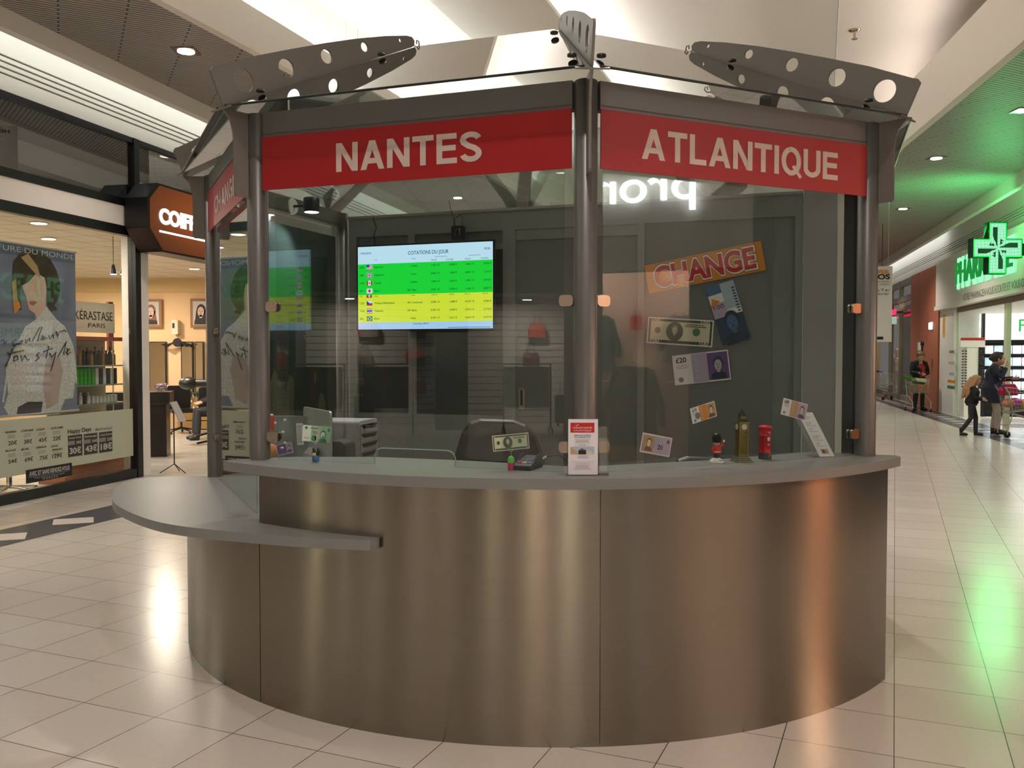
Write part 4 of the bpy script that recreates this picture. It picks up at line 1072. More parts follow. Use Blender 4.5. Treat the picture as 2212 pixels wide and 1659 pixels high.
# alarm box on the rail
a, z = WL.hit(287, 463, -.06)
t = WL.thing('alarm_box', 'small cream alarm box with red button beside the sign', 'alarm', a, -.055, z)
MB().rbox(-.06, .06, -.05, .01, -.09, .09, M('cream_plastic', 'd9cfb8', .5, noise=0), .01, 'y').build('case', t)
MB().lathe([(.018, -.058), (.02, -.05)], f_red, (0.02, 0, -.05), 14, ax='y').build('button', t)
# light box sign
off = -.40
a0, _ = WL.hit(318, 430, off); az0, zt = WL.hit(345, 412, off); _, zb = WL.hit(330, 530, off)
sg = WL.thing('salon_light_box', 'brown glowing light box sign reading COIFFEUR with chamfered black ends', 'illuminated sign', a0, off, 0)
def glow():
    m = bpy.data.materials.new('lightbox_brown'); m.use_nodes = True
    nt = m.node_tree; b = nt.nodes['Principled BSDF']; N = nt.nodes.new; L = nt.links.new
    b.inputs['Base Color'].default_value = lin('2e1a10'); b.inputs['Roughness'].default_value = .4
    tc = N('ShaderNodeTexCoord'); mp = N('ShaderNodeMapping'); mp.vector_type = 'TEXTURE'
    mp.inputs['Location'].default_value = (1.35, 0, 3.55); mp.inputs['Scale'].default_value = (1.9, 1, .75)
    gr = N('ShaderNodeTexGradient'); gr.gradient_type = 'SPHERICAL'
    L(tc.outputs['Object'], mp.inputs[0]); L(mp.outputs[0], gr.inputs[0])
    b.inputs['Emission Color'].default_value = lin('c8642a')
    mu = N('ShaderNodeMath'); mu.operation = 'MULTIPLY_ADD'; mu.inputs[1].default_value = .55; mu.inputs[2].default_value = .05
    L(gr.outputs[1], mu.inputs[0]); L(mu.outputs[0], b.inputs['Emission Strength'])
    return m
zc1, zc0 = 3.92, 3.02
oct_ = [(0, zc0 + .28), (.28, zc0), (2.5, zc0), (2.72, zc0 + .28), (2.72, zc1 - .22), (2.5, zc1), (.22, zc1), (0, zc1 - .22)]
MB().plate([(x, z) for x, z in oct_], .0, .33, m_black).build('case', sg)
oc2 = [(x * .965 + .05, (z - 3.47) * .94 + 3.47) for x, z in oct_]
MB().plate(oc2, -.008, .0, glow()).build('face', sg)
e_letter = em('letter_lit', 'fff4ea', 4.0)
l0, zl0 = WL.hit(343, 480, off); l1, zl1 = WL.hit(421, 492, off)
hL = WL.hit(350, 450, off)[1] - WL.hit(350, 482, off)[1]
MB().text('COIFFEUR', l0 - a0, WL.hit(350, 482, off)[1], (l1 - l0) * 1.68, hL * .95, e_letter, -.012, .01, bold=.04).build('lettering', sg)
zl = WL.hit(343, 499, off)[1]
MB().box(l0 - a0, l0 - a0 + 1.95, -.014, -.008, zl - .012, zl + .012, e_letter).build('underline', sg)
# COIFFURE DU MONDE poster hung inside the window
a1, zt1 = WL.hit(162, 546, .12); _, zb1 = WL.hit(168, 886, .12)
pw = 1.86
t = WL.thing('hanging_poster', 'tall blue-grey poster of a bobbed-hair model in white lace hung in the salon window', 'poster', a1 - pw / 2, .12, (zt1 + zb1) / 2)
ph = zt1 - zb1
bgm = M('poster_slate', '727890', .6, noise=.5, scale=.9)
s_ = Sheet(pw, ph, bgm, t=.003, ly=.0012)
def U(px, py):   # photo pixel -> poster u, v
    a_, z_ = WL.hit(px, py, .12); return ((a_ - (a1 - pw)) / pw, (z_ - zb1) / ph)
s_.rect(0, .93, 1, 1, flatm('poster_band', '56627e'), .4)
p_skin, p_hair, p_hair2, p_lace = flatm('poster_skin', 'd0b0a2'), M('poster_hair', '3a2c20', .6, noise=.5, scale=9), flatm('poster_highlight', 'b09066'), M('poster_lace', 'd8ced2', .7, noise=.35, scale=38)
def PL(pts, m, k): s_.poly([U(x, y) for x, y in pts], m, k)
# lace blouse, skirt, hair, face
PL([(72, 660), (84, 655), (100, 662), (122, 690), (140, 705), (158, 745), (165, 800), (158, 860), (140, 862), (128, 895), (20, 900), (8, 880), (18, 850), (12, 800), (22, 775), (40, 735), (55, 705), (78, 690)], p_lace, 1)
PL([(158, 745), (163, 780), (167, 830), (160, 820), (155, 838), (148, 830), (150, 800)], p_lace, 1.5)
PL([(100, 775), (128, 770), (135, 800), (125, 870), (100, 885), (92, 830)], flatm('poster_sleeve', 'b7a09c'), 2)
PL([(38, 880), (60, 868), (92, 868), (88, 893), (36, 896)], flatm('poster_skirt', '2a1c20'), 3)
PL([(20, 770), (32, 760), (24, 800), (14, 830), (8, 870), (4, 868), (12, 812)], p_lace, 2.2)
PL([(56, 600), (100, 620), (98, 665), (78, 690), (74, 660)], p_skin, 2.6)
PL([(38, 575), (50, 560), (85, 562), (100, 590), (98, 640), (86, 668), (74, 677), (62, 668), (56, 640), (48, 622)], p_skin, 3)
PL([(62, 651), (72, 650), (80, 652), (72, 660), (64, 658)], flatm('poster_lips', 'a85a58'), 4)
PL([(26, 600), (28, 565), (42, 547), (62, 541), (84, 543), (108, 560), (122, 585), (130, 615), (128, 640), (116, 660), (124, 668), (110, 672), (102, 660), (102, 630), (96, 600), (78, 590), (60, 610), (44, 618), (42, 640), (46, 668), (36, 672), (30, 660), (24, 630)], p_hair, 4.5)
PL([(44, 556), (60, 548), (80, 575), (88, 605), (70, 585)], p_hair2, 5)
PL([(25, 610), (34, 600), (36, 640), (42, 665), (30, 676), (27, 650)], p_hair2, 5)
PL([(28, 655), (40, 650), (44, 664), (30, 679)], f_org, 5.4)
s_.text('COIFFURE DU MONDE', .985, .952, .031, f_lgrey, w=.83, al='R', bold=0, k=6)
# handwriting
hand = lambda pts: s_.mb.tube([(lambda q: (q[0], -.009, q[1]))(s_.P(*U(x, y))) for x, y in pts], .006, m_ink, 5)
hand([(0, 738), (6, 732), (10, 742), (14, 736)]); hand([(34, 733), (26, 738), (28, 747), (40, 741)]); hand([(42, 737), (38, 744), (46, 741), (48, 735), (42, 737)])
hand([(54, 732), (54, 741), (63, 730), (63, 738)]); hand([(68, 738), (84, 708), (90, 706), (84, 722), (80, 738)]); hand([(86, 734), (96, 727), (90, 724), (90, 734), (100, 730)])
hand([(104, 724), (106, 733), (113, 722), (114, 730)]); hand([(120, 716), (124, 727), (126, 718), (138, 713), (142, 716)])
hand([(14, 762), (20, 764), (34, 760), (50, 757)]); hand([(26, 752), (18, 776), (10, 792)]); hand([(30, 770), (28, 780), (38, 776), (36, 768), (30, 770)]); hand([(44, 768), (46, 780), (52, 768), (58, 778), (62, 776)])
hand([(84, 762), (78, 766), (84, 774), (74, 780)]); hand([(104, 748), (98, 775)]); hand([(92, 760), (112, 752)]); hand([(106, 762), (110, 772), (120, 760), (112, 790), (108, 802)]); hand([(124, 770), (142, 738), (136, 764), (138, 766)]); hand([(140, 762), (150, 754), (144, 752), (144, 766), (152, 760)])
s_.mb.build('print', t)
MB().tube([(-pw / 2 - .02, 0, -ph / 2), (pw / 2 + .02, 0, -ph / 2)], .014, M('rail_silver', 'c8c4c0', .3, .6)).build('bottom_rail', t)
MB().tube([(-pw / 2 - .02, 0, ph / 2), (pw / 2 + .02, 0, ph / 2)], .012, M('rail_silver', 'c8c4c0')).build('top_rail', t)
# frosted price band
a_l, a_r = -1.6, WL.hit(287, 940, -.004)[0]
zt2, zb2 = .93, .30
t = WL.thing('price_band', 'frosted price list strip across the salon window with Happy Days offers', 'price list', 0, -.008, 0)
frost = M('frost_film', 'b6baa6', .6, noise=.02); 
s_ = Sheet(a_r - a_l, zt2 - zb2, frost, c=((a_l + a_r) / 2, (zt2 + zb2) / 2), t=.002, ly=.0012)
def UB(px, py):
    a_, z_ = WL.hit(px, py, -.008); return ((a_ - a_l) / (a_r - a_l), (z_ - zb2) / (zt2 - zb2))
def zo(x, y): return x / 6.913, 860 + y / 6.913
def btext(t_, x, y, hh, m, al='L', bold=.02, wpx=None, k=2):
    u, v = UB(*zo(x, y)); u2, v2 = UB(*zo(x, y - hh)); w = (UB(*zo(x + wpx, y))[0] - u) if wpx else None
    s_.text(t_, u, v, v2 - v, m, w=w, al=al, bold=bold, k=k)
tk = flatm('price_ink', '3a342c')
for t_, x, y, w in (('BRUSHING', 80, 528, 160), ('COUPE DAME', 312, 508, 185), ('COULEUR', 538, 488, 128), ('COUPE HOMME', 755, 468, 185), ('BALAYAGE', 82, 806, 152), ('MÈCHES', 316, 784, 116), ('DÉFRISAGE', 540, 756, 152), ('LISSAGE', 757, 736, 108), ('BRESILIEN', 780, 790, 148)): btext(t_, x, y, 28, tk, wpx=w)
for t_, x, y, w in (('20€', 122, 706, 132), ('38€', 355, 684, 124), ('45€', 576, 660, 124), ('22€', 790, 636, 118), ('54€', 125, 980, 130), ('69€', 368, 952, 126), ('75€', 592, 926, 120), ('129€', 778, 900, 152)): btext(t_, x, y, 58, tk, wpx=w, bold=.015)
for x, y in ((120, 560), (350, 540), (570, 520), (790, 500), (120, 840), (350, 820), (570, 790), (790, 815)):
    for j in range(3):
        u0, v0 = UB(*zo(x, y + 20 * j + 5)); u1, v1 = UB(*zo(x + 110, y + 20 * j - 5)); s_.rect(u0, v0, u1, v0 + .008, f_grey, 1)
btext('Happy Days', 1010, 530, 60, tk, wpx=350, bold=.02); btext('Mardi et Jeudi', 1425, 488, 38, f_grey, wpx=245)
for (x0, y0, x1, y1), a_, b_, c_ in (((1015, 548, 1228, 870), 'Coupe Dame', '38€', '30€'), ((1252, 525, 1455, 838), 'Balayage', '54€', '43€'), ((1478, 500, 1676, 808), 'Coupe Homme', '22€', '18€')):
    q = [UB(*zo(x, y)) for x, y in ((x0, y1 + 8), (x1, y1 - 12), (x1, y0 - 10), (x0, y0 + 12))]
    um0, um1, vm0, vm1 = (q[0][0] + q[3][0]) / 2, (q[1][0] + q[2][0]) / 2, (q[0][1] + q[1][1]) / 2, (q[2][1] + q[3][1]) / 2
    s_.rect(um0, vm0, um1, vm1, tk, 1.5)
    btext(a_, x0 + 12, y0 + 65, 26, f_lgrey, wpx=180, k=3); btext(b_, x0 + 118, y0 + 135, 40, f_lgrey, wpx=80, k=3); btext(c_, x0 + 22, y1 - 34, 84, f_lgrey, wpx=172, k=3, bold=.03)
    u0, v0 = UB(*zo(x0 - 6, y0 + 160)); u1, v1 = UB(*zo(x0 + 98, y0 + 85)); s_.rect(u0, v0, u1, v1, f_grey, 3)
s_.mb.build('film', t)
a0_, z1_ = WL.hit(55, 1010, -.008); a1_, z0_ = WL.hit(155, 1026, -.008)
t = WL.thing('window_notice', 'black notice AVEC ET SANS RENDEZ-VOUS under the price strip', 'notice', (a0_ + a1_) / 2, -.013, .265)
s_ = Sheet(a1_ - a0_, .155, flatm('notice_navy', '141a22'), t=.002, ly=.0012)
s_.text('AVEC ET SANS RENDEZ-VOUS', .5, .52, .30, f_lgrey, w=.88, al='C', bold=.03).rect(.05, .42, .95, .44, f_lgrey).text('Prenez rendez-vous en ligne ou appelez', .5, .27, .09, f_lgrey, w=.66, al='C').text('Tél. 02 40 32 32 32', .5, .09, .13, f_lgrey, w=.34, al='C')
s_.mb.build('film', t)

# product shelf behind the window
sx0, _ = WL.hit(160, 800, .45); sx1, _ = WL.hit(272, 800, .45)
zsh = [WL.hit(270, y, .45)[1] for y in (737, 788, 828, 867, 906)]
t = WL.thing('product_shelf', 'glass and brown wood product shelf standing behind the salon window', 'shelf', sx0, .45, 0)
W_ = sx1 - sx0
MB().box(-.25, W_ + .05, -.05, .35, .001, .1, m_wood).box(-.15, W_, .0, .33, .1, .52, m_wood).box(-.2, W_ + .03, -.03, .35, .52, .58, m_wood).build('plinth', t)
MB().box(-.1, W_ + .02, -.02, .35, zsh[0], zsh[0] + .05, M('shelf_red_wood', '8a3c20', .5)).build('top_board', t)
for z in zsh[1:4]: MB().box(-.1, W_, .0, .33, z - .018, z, G_shop and M('shelf_glass', '7f968c', .15, noise=0)).build('glass_shelf', t)
MB().box(-.1, W_, .33, .35, .58, zsh[0], M('shelf_back', 'b8a488', .6)).build('back_board', t)
for x in (W_, W_ - .25): MB().tube([(x, .02, .58), (x, .02, zsh[0])], .008, m_chrome).build('upright', t)
def prod(kind, x, z, m, label, group, h=.16, w=.05):
    q = WL.pt(sx0 + x, .45 + .12, z + .001)
    o = MB()
    if kind == 'bottle': o.lathe([(w / 2, 0), (w / 2, h * .62), (w * .42, h * .72), (w * .18, h * .78), (w * .18, h * .86), (w * .25, h * .87), (w * .25, h)], m, n=14)
    elif kind == 'box': o.box(-w / 2, w / 2, -.03, .03, 0, h, m)
    ob = o.build('product_bottle' if kind == 'bottle' else 'product_box', loc=q, rz=WL.rz)
    return tag(ob, label, 'bottle' if kind == 'bottle' else 'box', group)
pc = {'amber': M('bottle_amber', '8c6428', .2, noise=0), 'dark': M('bottle_dark', '2c2620', .25, noise=0), 'lime': M('box_lime', '3fae2c', .5, noise=0), 'blk': m_dark, 'wht': M('box_white', 'dcdcd4', .5, noise=0), 'plum': M('box_plum', '4c1c3c', .5, noise=0)}
nP = int(W_ / .075)
for i in range(nP): prod('bottle', .03 + i * .075, zsh[1], pc['dark' if i % 3 else 'amber'], 'dark or amber hair product bottle on the top glass shelf', 'bottles on the top glass shelf', .2 + .05 * (i % 2), .055)
for i in range(nP):
    lm = i < nP * .5
    prod('box', .03 + i * .075, zsh[2], pc['lime'] if lm else pc['wht' if i % 2 else 'blk'], 'tall lime green product box on the second glass shelf' if lm else 'narrow black or white product box on the second glass shelf', 'green boxes on the second shelf' if lm else 'black and white boxes on the second shelf', .215, .058)
for i in range(nP):
    bt = i < nP * .45
    prod('bottle' if bt else 'box', .03 + i * .075, zsh[3], pc['wht' if (i % 2 or not bt) else 'plum'], 'small white or plum bottle on the third glass shelf' if bt else 'small white box on the third glass shelf', 'small bottles on the third shelf' if bt else 'small boxes on the third shelf', .15 if bt else .10, .055)
for i in range(nP): prod('bottle', .03 + i * .075, .58, pc['wht'], 'white bottle in the row behind the frosted strip', 'white bottles on the lowest shelf', .2, .055)
# brand panel hung above
ka, kz = WL.hit(204, 686, .75); kw = WL.hit(248, 686, .75)[0] - WL.hit(158, 686, .75)[0]; kh = WL.hit(204, 653, .75)[1] - WL.hit(204, 718, .75)[1]
t = WL.thing('brand_panel', 'white panel with thin dark capitals hung above the product shelf', 'sign', ka - .08, .75, kz)
s_ = Sheet(kw + .16, kh, M('panel_cream', 'ddd6c4', .5, noise=0), t=.01, ly=.002)
s_.text('KÉRASTASE', .57, .42, .28, m_ink, w=.76, al='C').text('PARIS', .62, .17, .14, m_ink, w=.34, al='C'); s_.mb.build('board', t)
MB().box(kw / 2 - .02, kw / 2 + .08, .02, .06, -kh / 2 - .25, kh / 2 + .03, M('shelf_red_wood', '8a3c20')).build('side_post', t)
# pendant spots in the window
for px, lab in ((245, 'left of the two black pendant spots hanging in the salon window'), (266, 'right of the two black pendant spots hanging in the salon window')):
    q = at(px, 583, 13.0)
    t = thing('pendant_spot', lab, 'lamp', q, 0, 'pendant spots in the salon window')
    MB().tube([(0, 0, .05), (0, 0, 3.355 - q.z)], .005, m_dark, 6).build('rod', t)
    MB().lathe([(.045, -.06), (.035, .0), (.02, .07), (.008, .08)], m_dark, n=16).build('lamp_head', t)
    MB().lathe([(.04, -.066), (.04, -.061)], em('spot_glow', 'fff2e0', 10), n=16).build('bulb', t)
# ceiling lights of the salon
e_dl = em('downlight_glow', 'fff0da', 9)
for px, py, lab in ((105, 515, 'brightest round ceiling light over the salon poster'), (84, 481, 'small round salon ceiling light nearest the window top'), (420, 580, 'round salon ceiling light seen through the entrance'), (492, 537, 'round salon ceiling light seen through the side pane')):
    q = fl(px, py, 3.355)
    t = thing('salon_downlight', lab, 'ceiling light', q, 0, 'salon ceiling lights')
    MB().lathe([(.11, 0), (.11, -.01), (.10, -.012)], m_white, n=24).build('trim_ring', t)
    MB().lathe([(.095, -.014), (.095, -.012)], e_dl, n=24).build('diffuser', t)
# entrance view: desk, stand, chairs, pictures, mirrors
q = fl(331, 988)
t = thing('reception_desk', 'black reception desk just inside the salon entrance', 'desk', (q.x - .1, q.y, 0), R(14))
MB().box(-.6, .30, 0, .5, .001, .85, m_black).box(-.62, .34, -.06, .52, .85, .88, m_dark).box(-.62, .36, -.04, .52, .88, 1.05, m_black).build('cabinet', t)
q2 = at(344, 847, q.y - .0 + .25)
t = thing('sweet_bowl', 'clear bowl of wrapped sweets on the black reception desk', 'bowl', (q.x + .05, q.y + .22, 1.051), 0)
MB().lathe([(.05, 0), (.09, .03), (.12, .08), (.125, .1), (.118, .1), (.085, .035), (.02, .01)], glass_mat('bowl_glass', (.9, .9, .92), 1.), n=24).build('bowl', t)
rb = random.Random(3); sm = MB(); lil = M('sweet_lilac', 'b9a2b8', .4, noise=.3, scale=90)
for _ in range(26): sm.ell((rb.uniform(-.07, .07), rb.uniform(-.07, .07), .05 + rb.random() * .07), (.022, .016, .014), lil, 8, 5)
tag(sm.build('sweets', t), kind='stuff')
q = fl(368, 1025)
t = thing('music_stand', 'thin black tripod stand holding a tilted menu in the salon entrance', 'stand', (q.x, q.y + .15, 0), 0)
MB().tube([(0, 0, .12), (0, 0, .86)], .009, m_dark).build('pole', t)
for a in (200, 340, 90): MB().tube([(0, 0, .13), (.19 * cos(R(a)), .19 * sin(R(a)), .008)], .007, m_dark, 6).build('leg', t)
MB().obox((.06, -.0, .86), (.02, .22, .30), f_lgrey, ry=-.45).build('menu_holder', t)
def salon_chair(loc, rz, label):
    t = thing('styling_chair', label, 'chair', loc, rz, 'black chairs in the salon entrance view')
    MB().rbox(-.24, .24, .16, .22, .50, 1.0, m_dark, .05, 'y').build('backrest', t)
    MB().rbox(-.25, .25, -.25, .22, .44, .52, m_dark, .03, 'y').build('seat', t)
    MB().lathe([(.022, .1), (.022, .44)], m_dark, n=12).build('pedestal', t)
    for sx in (-1, 1): MB().tube([(sx * .25, .18, .48), (sx * .28, .05, .72), (sx * .27, .18, .88), (sx * .25, .2, .7), (sx * .26, -.1, .46)], .010, m_steel, 8).build('armrest', t)
    for k in range(5):
        a = R(72 * k); MB().tube([(0, 0, .12), (.30 * cos(a), .30 * sin(a), .06)], [.02, .012], m_dark).lathe([(.026, -.015), (.028, 0), (.026, .015)], m_rubber, (.31 * cos(a), .31 * sin(a), .029), 10, ax='x').build('leg', t)
    return t
q = fl(392, 936); salon_chair((q.x, q.y, 0), R(35), 'black styling chair with looped steel arms left in the entrance view')
q = fl(447, 946); salon_chair((q.x + .1, q.y, 0), R(20), 'black styling chair half hidden behind the far left booth post')
q = fl(12, 1076); t = thing('chrome_pedestal', 'chrome pedestal foot of a stool at the left edge behind the window', 'stool', (q.x - .15, q.y + .35, 0), 0)
MB().lathe([(.03, .06), (.03, .5)], m_chrome, n=14).build('column', t); MB().lathe([(.2, .5), (.22, .53), (.2, .58)], m_dark, n=20).build('seat', t)
for k in range(5): a = R(72 * k - 10); MB().tube([(0, 0, .08), (.33 * cos(a), .33 * sin(a), .05)], .018, m_chrome).lathe([(.03, -.015), (.03, .015)], m_rubber, (.33 * cos(a), .33 * sin(a), .0305), 10, ax='x').build('foot', t)
def pic(px0, py0, px1, py1, label, hair, Y=20.12):
    a, b_ = at(px0, py0, Y), at(px1, py1, Y); w, h = b_.x - a.x, a.z - b_.z
    t = thing('framed_portrait', label, 'picture', ((a.x + b_.x) / 2, Y, (a.z + b_.z) / 2), 0, 'oak framed portraits on the salon wall')
    MB().box(-w / 2, w / 2, -.01, .02, -h / 2, h / 2, m_oak).build('frame', t)
    s_ = Sheet(w - .12, h - .12, f_lgrey, y=-.015, t=.003, ly=.003); s_.bust(.5, .5, .95, p_skin, hair, m_ink, long=True); s_.mb.build('print', t)
pic(411, 645, 458, 708, 'oak framed photo of a long dark-haired woman on the peach wall', m_ink)
pic(303, 646, 350, 708, 'oak framed portrait cut off by the white pilaster', f_brown)
q = at(380, 707, 20.1); t = thing('soap_dispenser', 'cream wall dispenser between the two framed portraits', 'dispenser', q, 0)
MB().rbox(-.07, .07, -.08, .09, -.16, .16, M('cream_plastic', 'd9cfb8'), .03, 'y').build('case', t); MB().box(-.05, -.0, -.085, -.08, -.02, .09, m_dark).build('window', t)
for x0, x1, lab in ((322, 360, 'left wall mirror over the dark shelf in the entrance view'), (391, 418, 'middle narrow mirror right of the peach pier'), (421, 441, 'right wall mirror nearest the booth post')):
    a, b_ = at(x0, 738, 20.14), at(x1, 848, 20.14)
    t = thing('wall_mirror', lab, 'mirror', ((a.x + b_.x) / 2, 20.14, (a.z + b_.z) / 2), 0, 'salon wall mirrors'); w, h = (b_.x - a.x) / 2, (a.z - b_.z) / 2
    MB().box(-w, w, -.02, .05, -h, h, m_dark).build('frame', t); MB().box(-w + .02, w - .02, -.024, -.02, -h + .02, h - .02, m_mirror).build('glass', t)
q = at(383, 740, 20.0); t = thing('mirror_uplighter', 'black winged uplighter above the salon mirrors', 'lamp', q, 0)
MB().lathe([(.09, -.04), (.1, 0), (.09, .04)], m_dark, n=20, ax='y').build('hub', t)
for sx in (-1, 1): MB().loft([[(sx * .05, -.03, 0), (sx * .05, .03, 0), (sx * .05, .03, .02), (sx * .05, -.03, .02)], [(sx * .22, -.05, -.1), (sx * .22, .05, -.1), (sx * .22, .06, -.04), (sx * .22, -.06, -.04)], [(sx * .36, -.01, -.04), (sx * .36, .01, -.04), (sx * .36, .02, -.03), (sx * .36, -.02, -.03)]], m_dark, caps=True).build('wing', t)
a, b_ = at(335, 849, 19.8), at(470, 930, 19.8)
t = thing('styling_shelf', 'green-edged styling shelf over tan drawers under the mirrors', 'shelf', (a.x, 19.75, 0), 0)
MB().box(0, b_.x - a.x, -.1, .35, .78, .82, M('shelf_green', '2c4a3c', .3)).build('shelf_top', t)
for k in range(4): MB().box(.5, b_.x - a.x, .0, .33, .02 + .19 * k, .19 + .19 * k, M('drawer_tan', 'a4824e', .6)).build('drawer', t)
q = at(407, 828, 16.4); t = thing('hair_dryer_hood', 'black hair dryer hood on a stand beside the far left post', 'hair dryer', (q.x, 16.4, 0), 0)
MB().tube([(.4, .15, .05), (.4, .15, 1.1), (.3, .05, 1.16)], .025, m_dark).build('stand', t); MB().ell((0, 0, q.z), (.17, .16, .12), m_dark).tube([(.1, 0, q.z), (.42, .05, q.z)], .07, m_dark).build('hood', t)
for k in range(4): a = R(90 * k + 30); MB().tube([(.4, .15, .08), (.4 + .3 * cos(a), .15 + .3 * sin(a), .03)], .02, m_dark).build('foot', t)
# brown counter and dark gap behind the poster foot
q = WL.pt(.2, 1.3, 0); t = WL.thing('brown_cabinet', 'reddish brown wooden cabinet low behind the poster foot', 'cabinet', -.9, 1.5, 0)
MB().box(0, 1.15, 0, .5, .001, 1.0, m_wood).build('body', t); MB().box(1.6, 2.4, 0, .5, .001, 1.02, m_wood).build('body', t); MB().box(1.15, 1.6, .1, .5, .001, .98, m_black).build('recess', t)
# ================================================================== RIGHT SIDE OF THE MALL
def RWp(a, off=0, z=0): return WR.pt(a, off, z)
m_coral = M('coral_wood', 'b4694a', .55, noise=.06, scale=3); m_fram = M('frame_taupe', '8d8478', .45, .2)
# structure of the right wall, pharmacy first
aP0 = WR.hit(2037.5, 700)[0] + .03; aP1 = 9.5
struct('wall_right', MB().box(aP0, 11, -.22, 0, 2.93, 4.33, m_fasc).box(aP0 - .0, 11, -.26, -.22, 2.93, 3.05, m_fasc), loc=WR.pt(0), rz=WR.rz)
cA, cB = WR.hit(2037, 800)[0], WR.hit(2068, 800)[0]
struct('wall_pier', MB().box(cA, cB, -.1, .5, 0, 2.93, m_white), loc=WR.pt(0), rz=WR.rz)
struct('wall_back', MB().box(cB, cB + .06, .0, 3.2, 0, 3.1, m_white).box(cB, 11, 3.3, 3.4, 0, 3.1, m_white).box(cB, 11, .1, 3.4, 3.1, 3.15, m_white), loc=WR.pt(0), rz=WR.rz)
struct('wall_front', MB().box(9.5, 11, 0, .2, 0, 2.93, m_white), loc=WR.pt(0), rz=WR.rz)
for x in (2.6, 5.0, 7.6): lamp('pharmacy_lamp', 'AREA', RWp(x, 1.4, 3.05), 26, (1, .97, .86), .9)
t = WR.thing('window_mullion', 'cream upright dividing the pharmacy entrance', 'mullion', WR.hit(2174, 700)[0], 0, 0)
MB().box(-.07, .16, -.03, .06, .001, 2.93, M('mullion_cream', 'cfccb0', .5)).build('mullion', t)
t = WR.thing('shutter_track', 'brown roller shutter track over the pharmacy entrance', 'shutter', cB, -.05, 2.80)
MB().box(.08, 8, 0, .09, 0, .12, M('track_brown', '7c6c58', .5)).build('track', t)
# coral wood pier with vertical boards
c0, c1 = WR.hit(1975, 700)[0], WR.hit(2037, 700)[0]
t = WR.thing('wood_pier', 'coral red wood-clad pier between the clothes shop and the pharmacy', 'pier', c0, -.12, 0)
n_ = 3; w_ = (c1 - c0 - .02) / n_
for k in range(n_): MB().box(k * w_ + .01, (k + 1) * w_ - .02, 0, .4, .001, 4.32, m_coral).build('cladding_panel', t)
a, z = WR.hit(2011, 704, -.14); t = WR.thing('wall_light', 'small square lit wall light on the coral pier', 'lamp', a, -.14, z)
MB().box(-.2, .2, -.03, 0, -.1, .1, em('wall_light_glow', 'eef4ff', 3)).build('diffuser', t); MB().box(-.23, .23, 0, .02, -.12, .12, m_white).build('case', t)
a, z = WR.hit(2014, 735, -.14); t = WR.thing('post_sign', 'black round-headed pole standing against the coral pier', 'pole', a, -.42, 0)
MB().tube([(0, 0, .02), (0, 0, 1.9)], .025, m_dark).build('pole', t); MB().ell((0, 0, 1.98), (.12, .05, .1), m_dark).build('head', t); MB().lathe([(.2, .001), (.2, .02)], m_dark, n=20).build('base', t)
a, z = WR.hit(1988, 748, -.14); t = WR.thing('wall_phone', 'small white box on the coral pier above the standing man', 'wall box', a, -.14, z)
MB().box(-.12, .12, -.06, 0, -.13, .13, m_white).build('case', t)
# clothes shop beyond
t = WR.thing('clothes_shopfront', 'taupe framed clothes shop window beyond the coral pier', 'shop window', -16, 0, 0)
L_ = 16 + c0
MB().box(0, L_, -.06, .06, 3.55, 3.75, m_fram).build('rail', t); MB().box(0, L_, -.06, .06, 4.1, 4.33, m_fram).build('top_rail', t)
MB().box(0, L_, -.04, .08, .001, .2, m_fram).build('plinth', t)
for x in (2.6, 6, 8.2, L_ - .15): MB().box(x, x + .16, -.08, .08, .001, 4.33, m_fram).build('post', t)
MB().box(2.7, L_, -.01, .01, .2, 3.55, G_shop).build('pane', t); MB().box(2.7, L_, -.01, .01, 3.75, 4.1, MATS['glass_transom']).build('transom_pane', t)
struct('wall_back', MB().box(-16, c0, 2.2, 2.3, 0, 4.4, M('shop_pink', 'c49878', .7)).box(-16, c0, 0, 2.3, 3.9, 3.95, m_ceil), loc=WR.pt(0), rz=WR.rz)
lamp('shop_lamp', 'AREA', RWp(-6.8, 1.0, 3.8), 90, (1, .72, .5), .6); lamp('shop_lamp', 'AREA', RWp(-11, 1.0, 3.8), 110, (1, .72, .5), .6)
t = WR.thing('brown_display_wall', 'brown display pier inside the clothes shop window', 'display wall', -9.4, .3, 0)
MB().box(-.2, 2.3, 0, .3, .001, 3.5, M('brown_pier', '4e4038', .6)).build('panel', t)
a0_, z0_ = WR.hit(1919, 686, -.1); a1_, z1_ = WR.hit(1951, 662, -.1)
t = WR.thing('neon_sign', 'pink and red neon shop name sign beyond the hanging banner', 'illuminated sign', a0_ - 1.2, -.35, z0_)
MB().text('CAMAÏEU', 0, 0, a1_ - a0_ + 1.2, (z1_ - z0_) * .62, em('neon_red', 'ff1c4c', 2.5), 0, .05, bold=.04).build('lettering', t)
MB().box(-.05, a1_ - a0_ + 1.25, .03, .25, .05, .1, m_dark).build('backing', t)
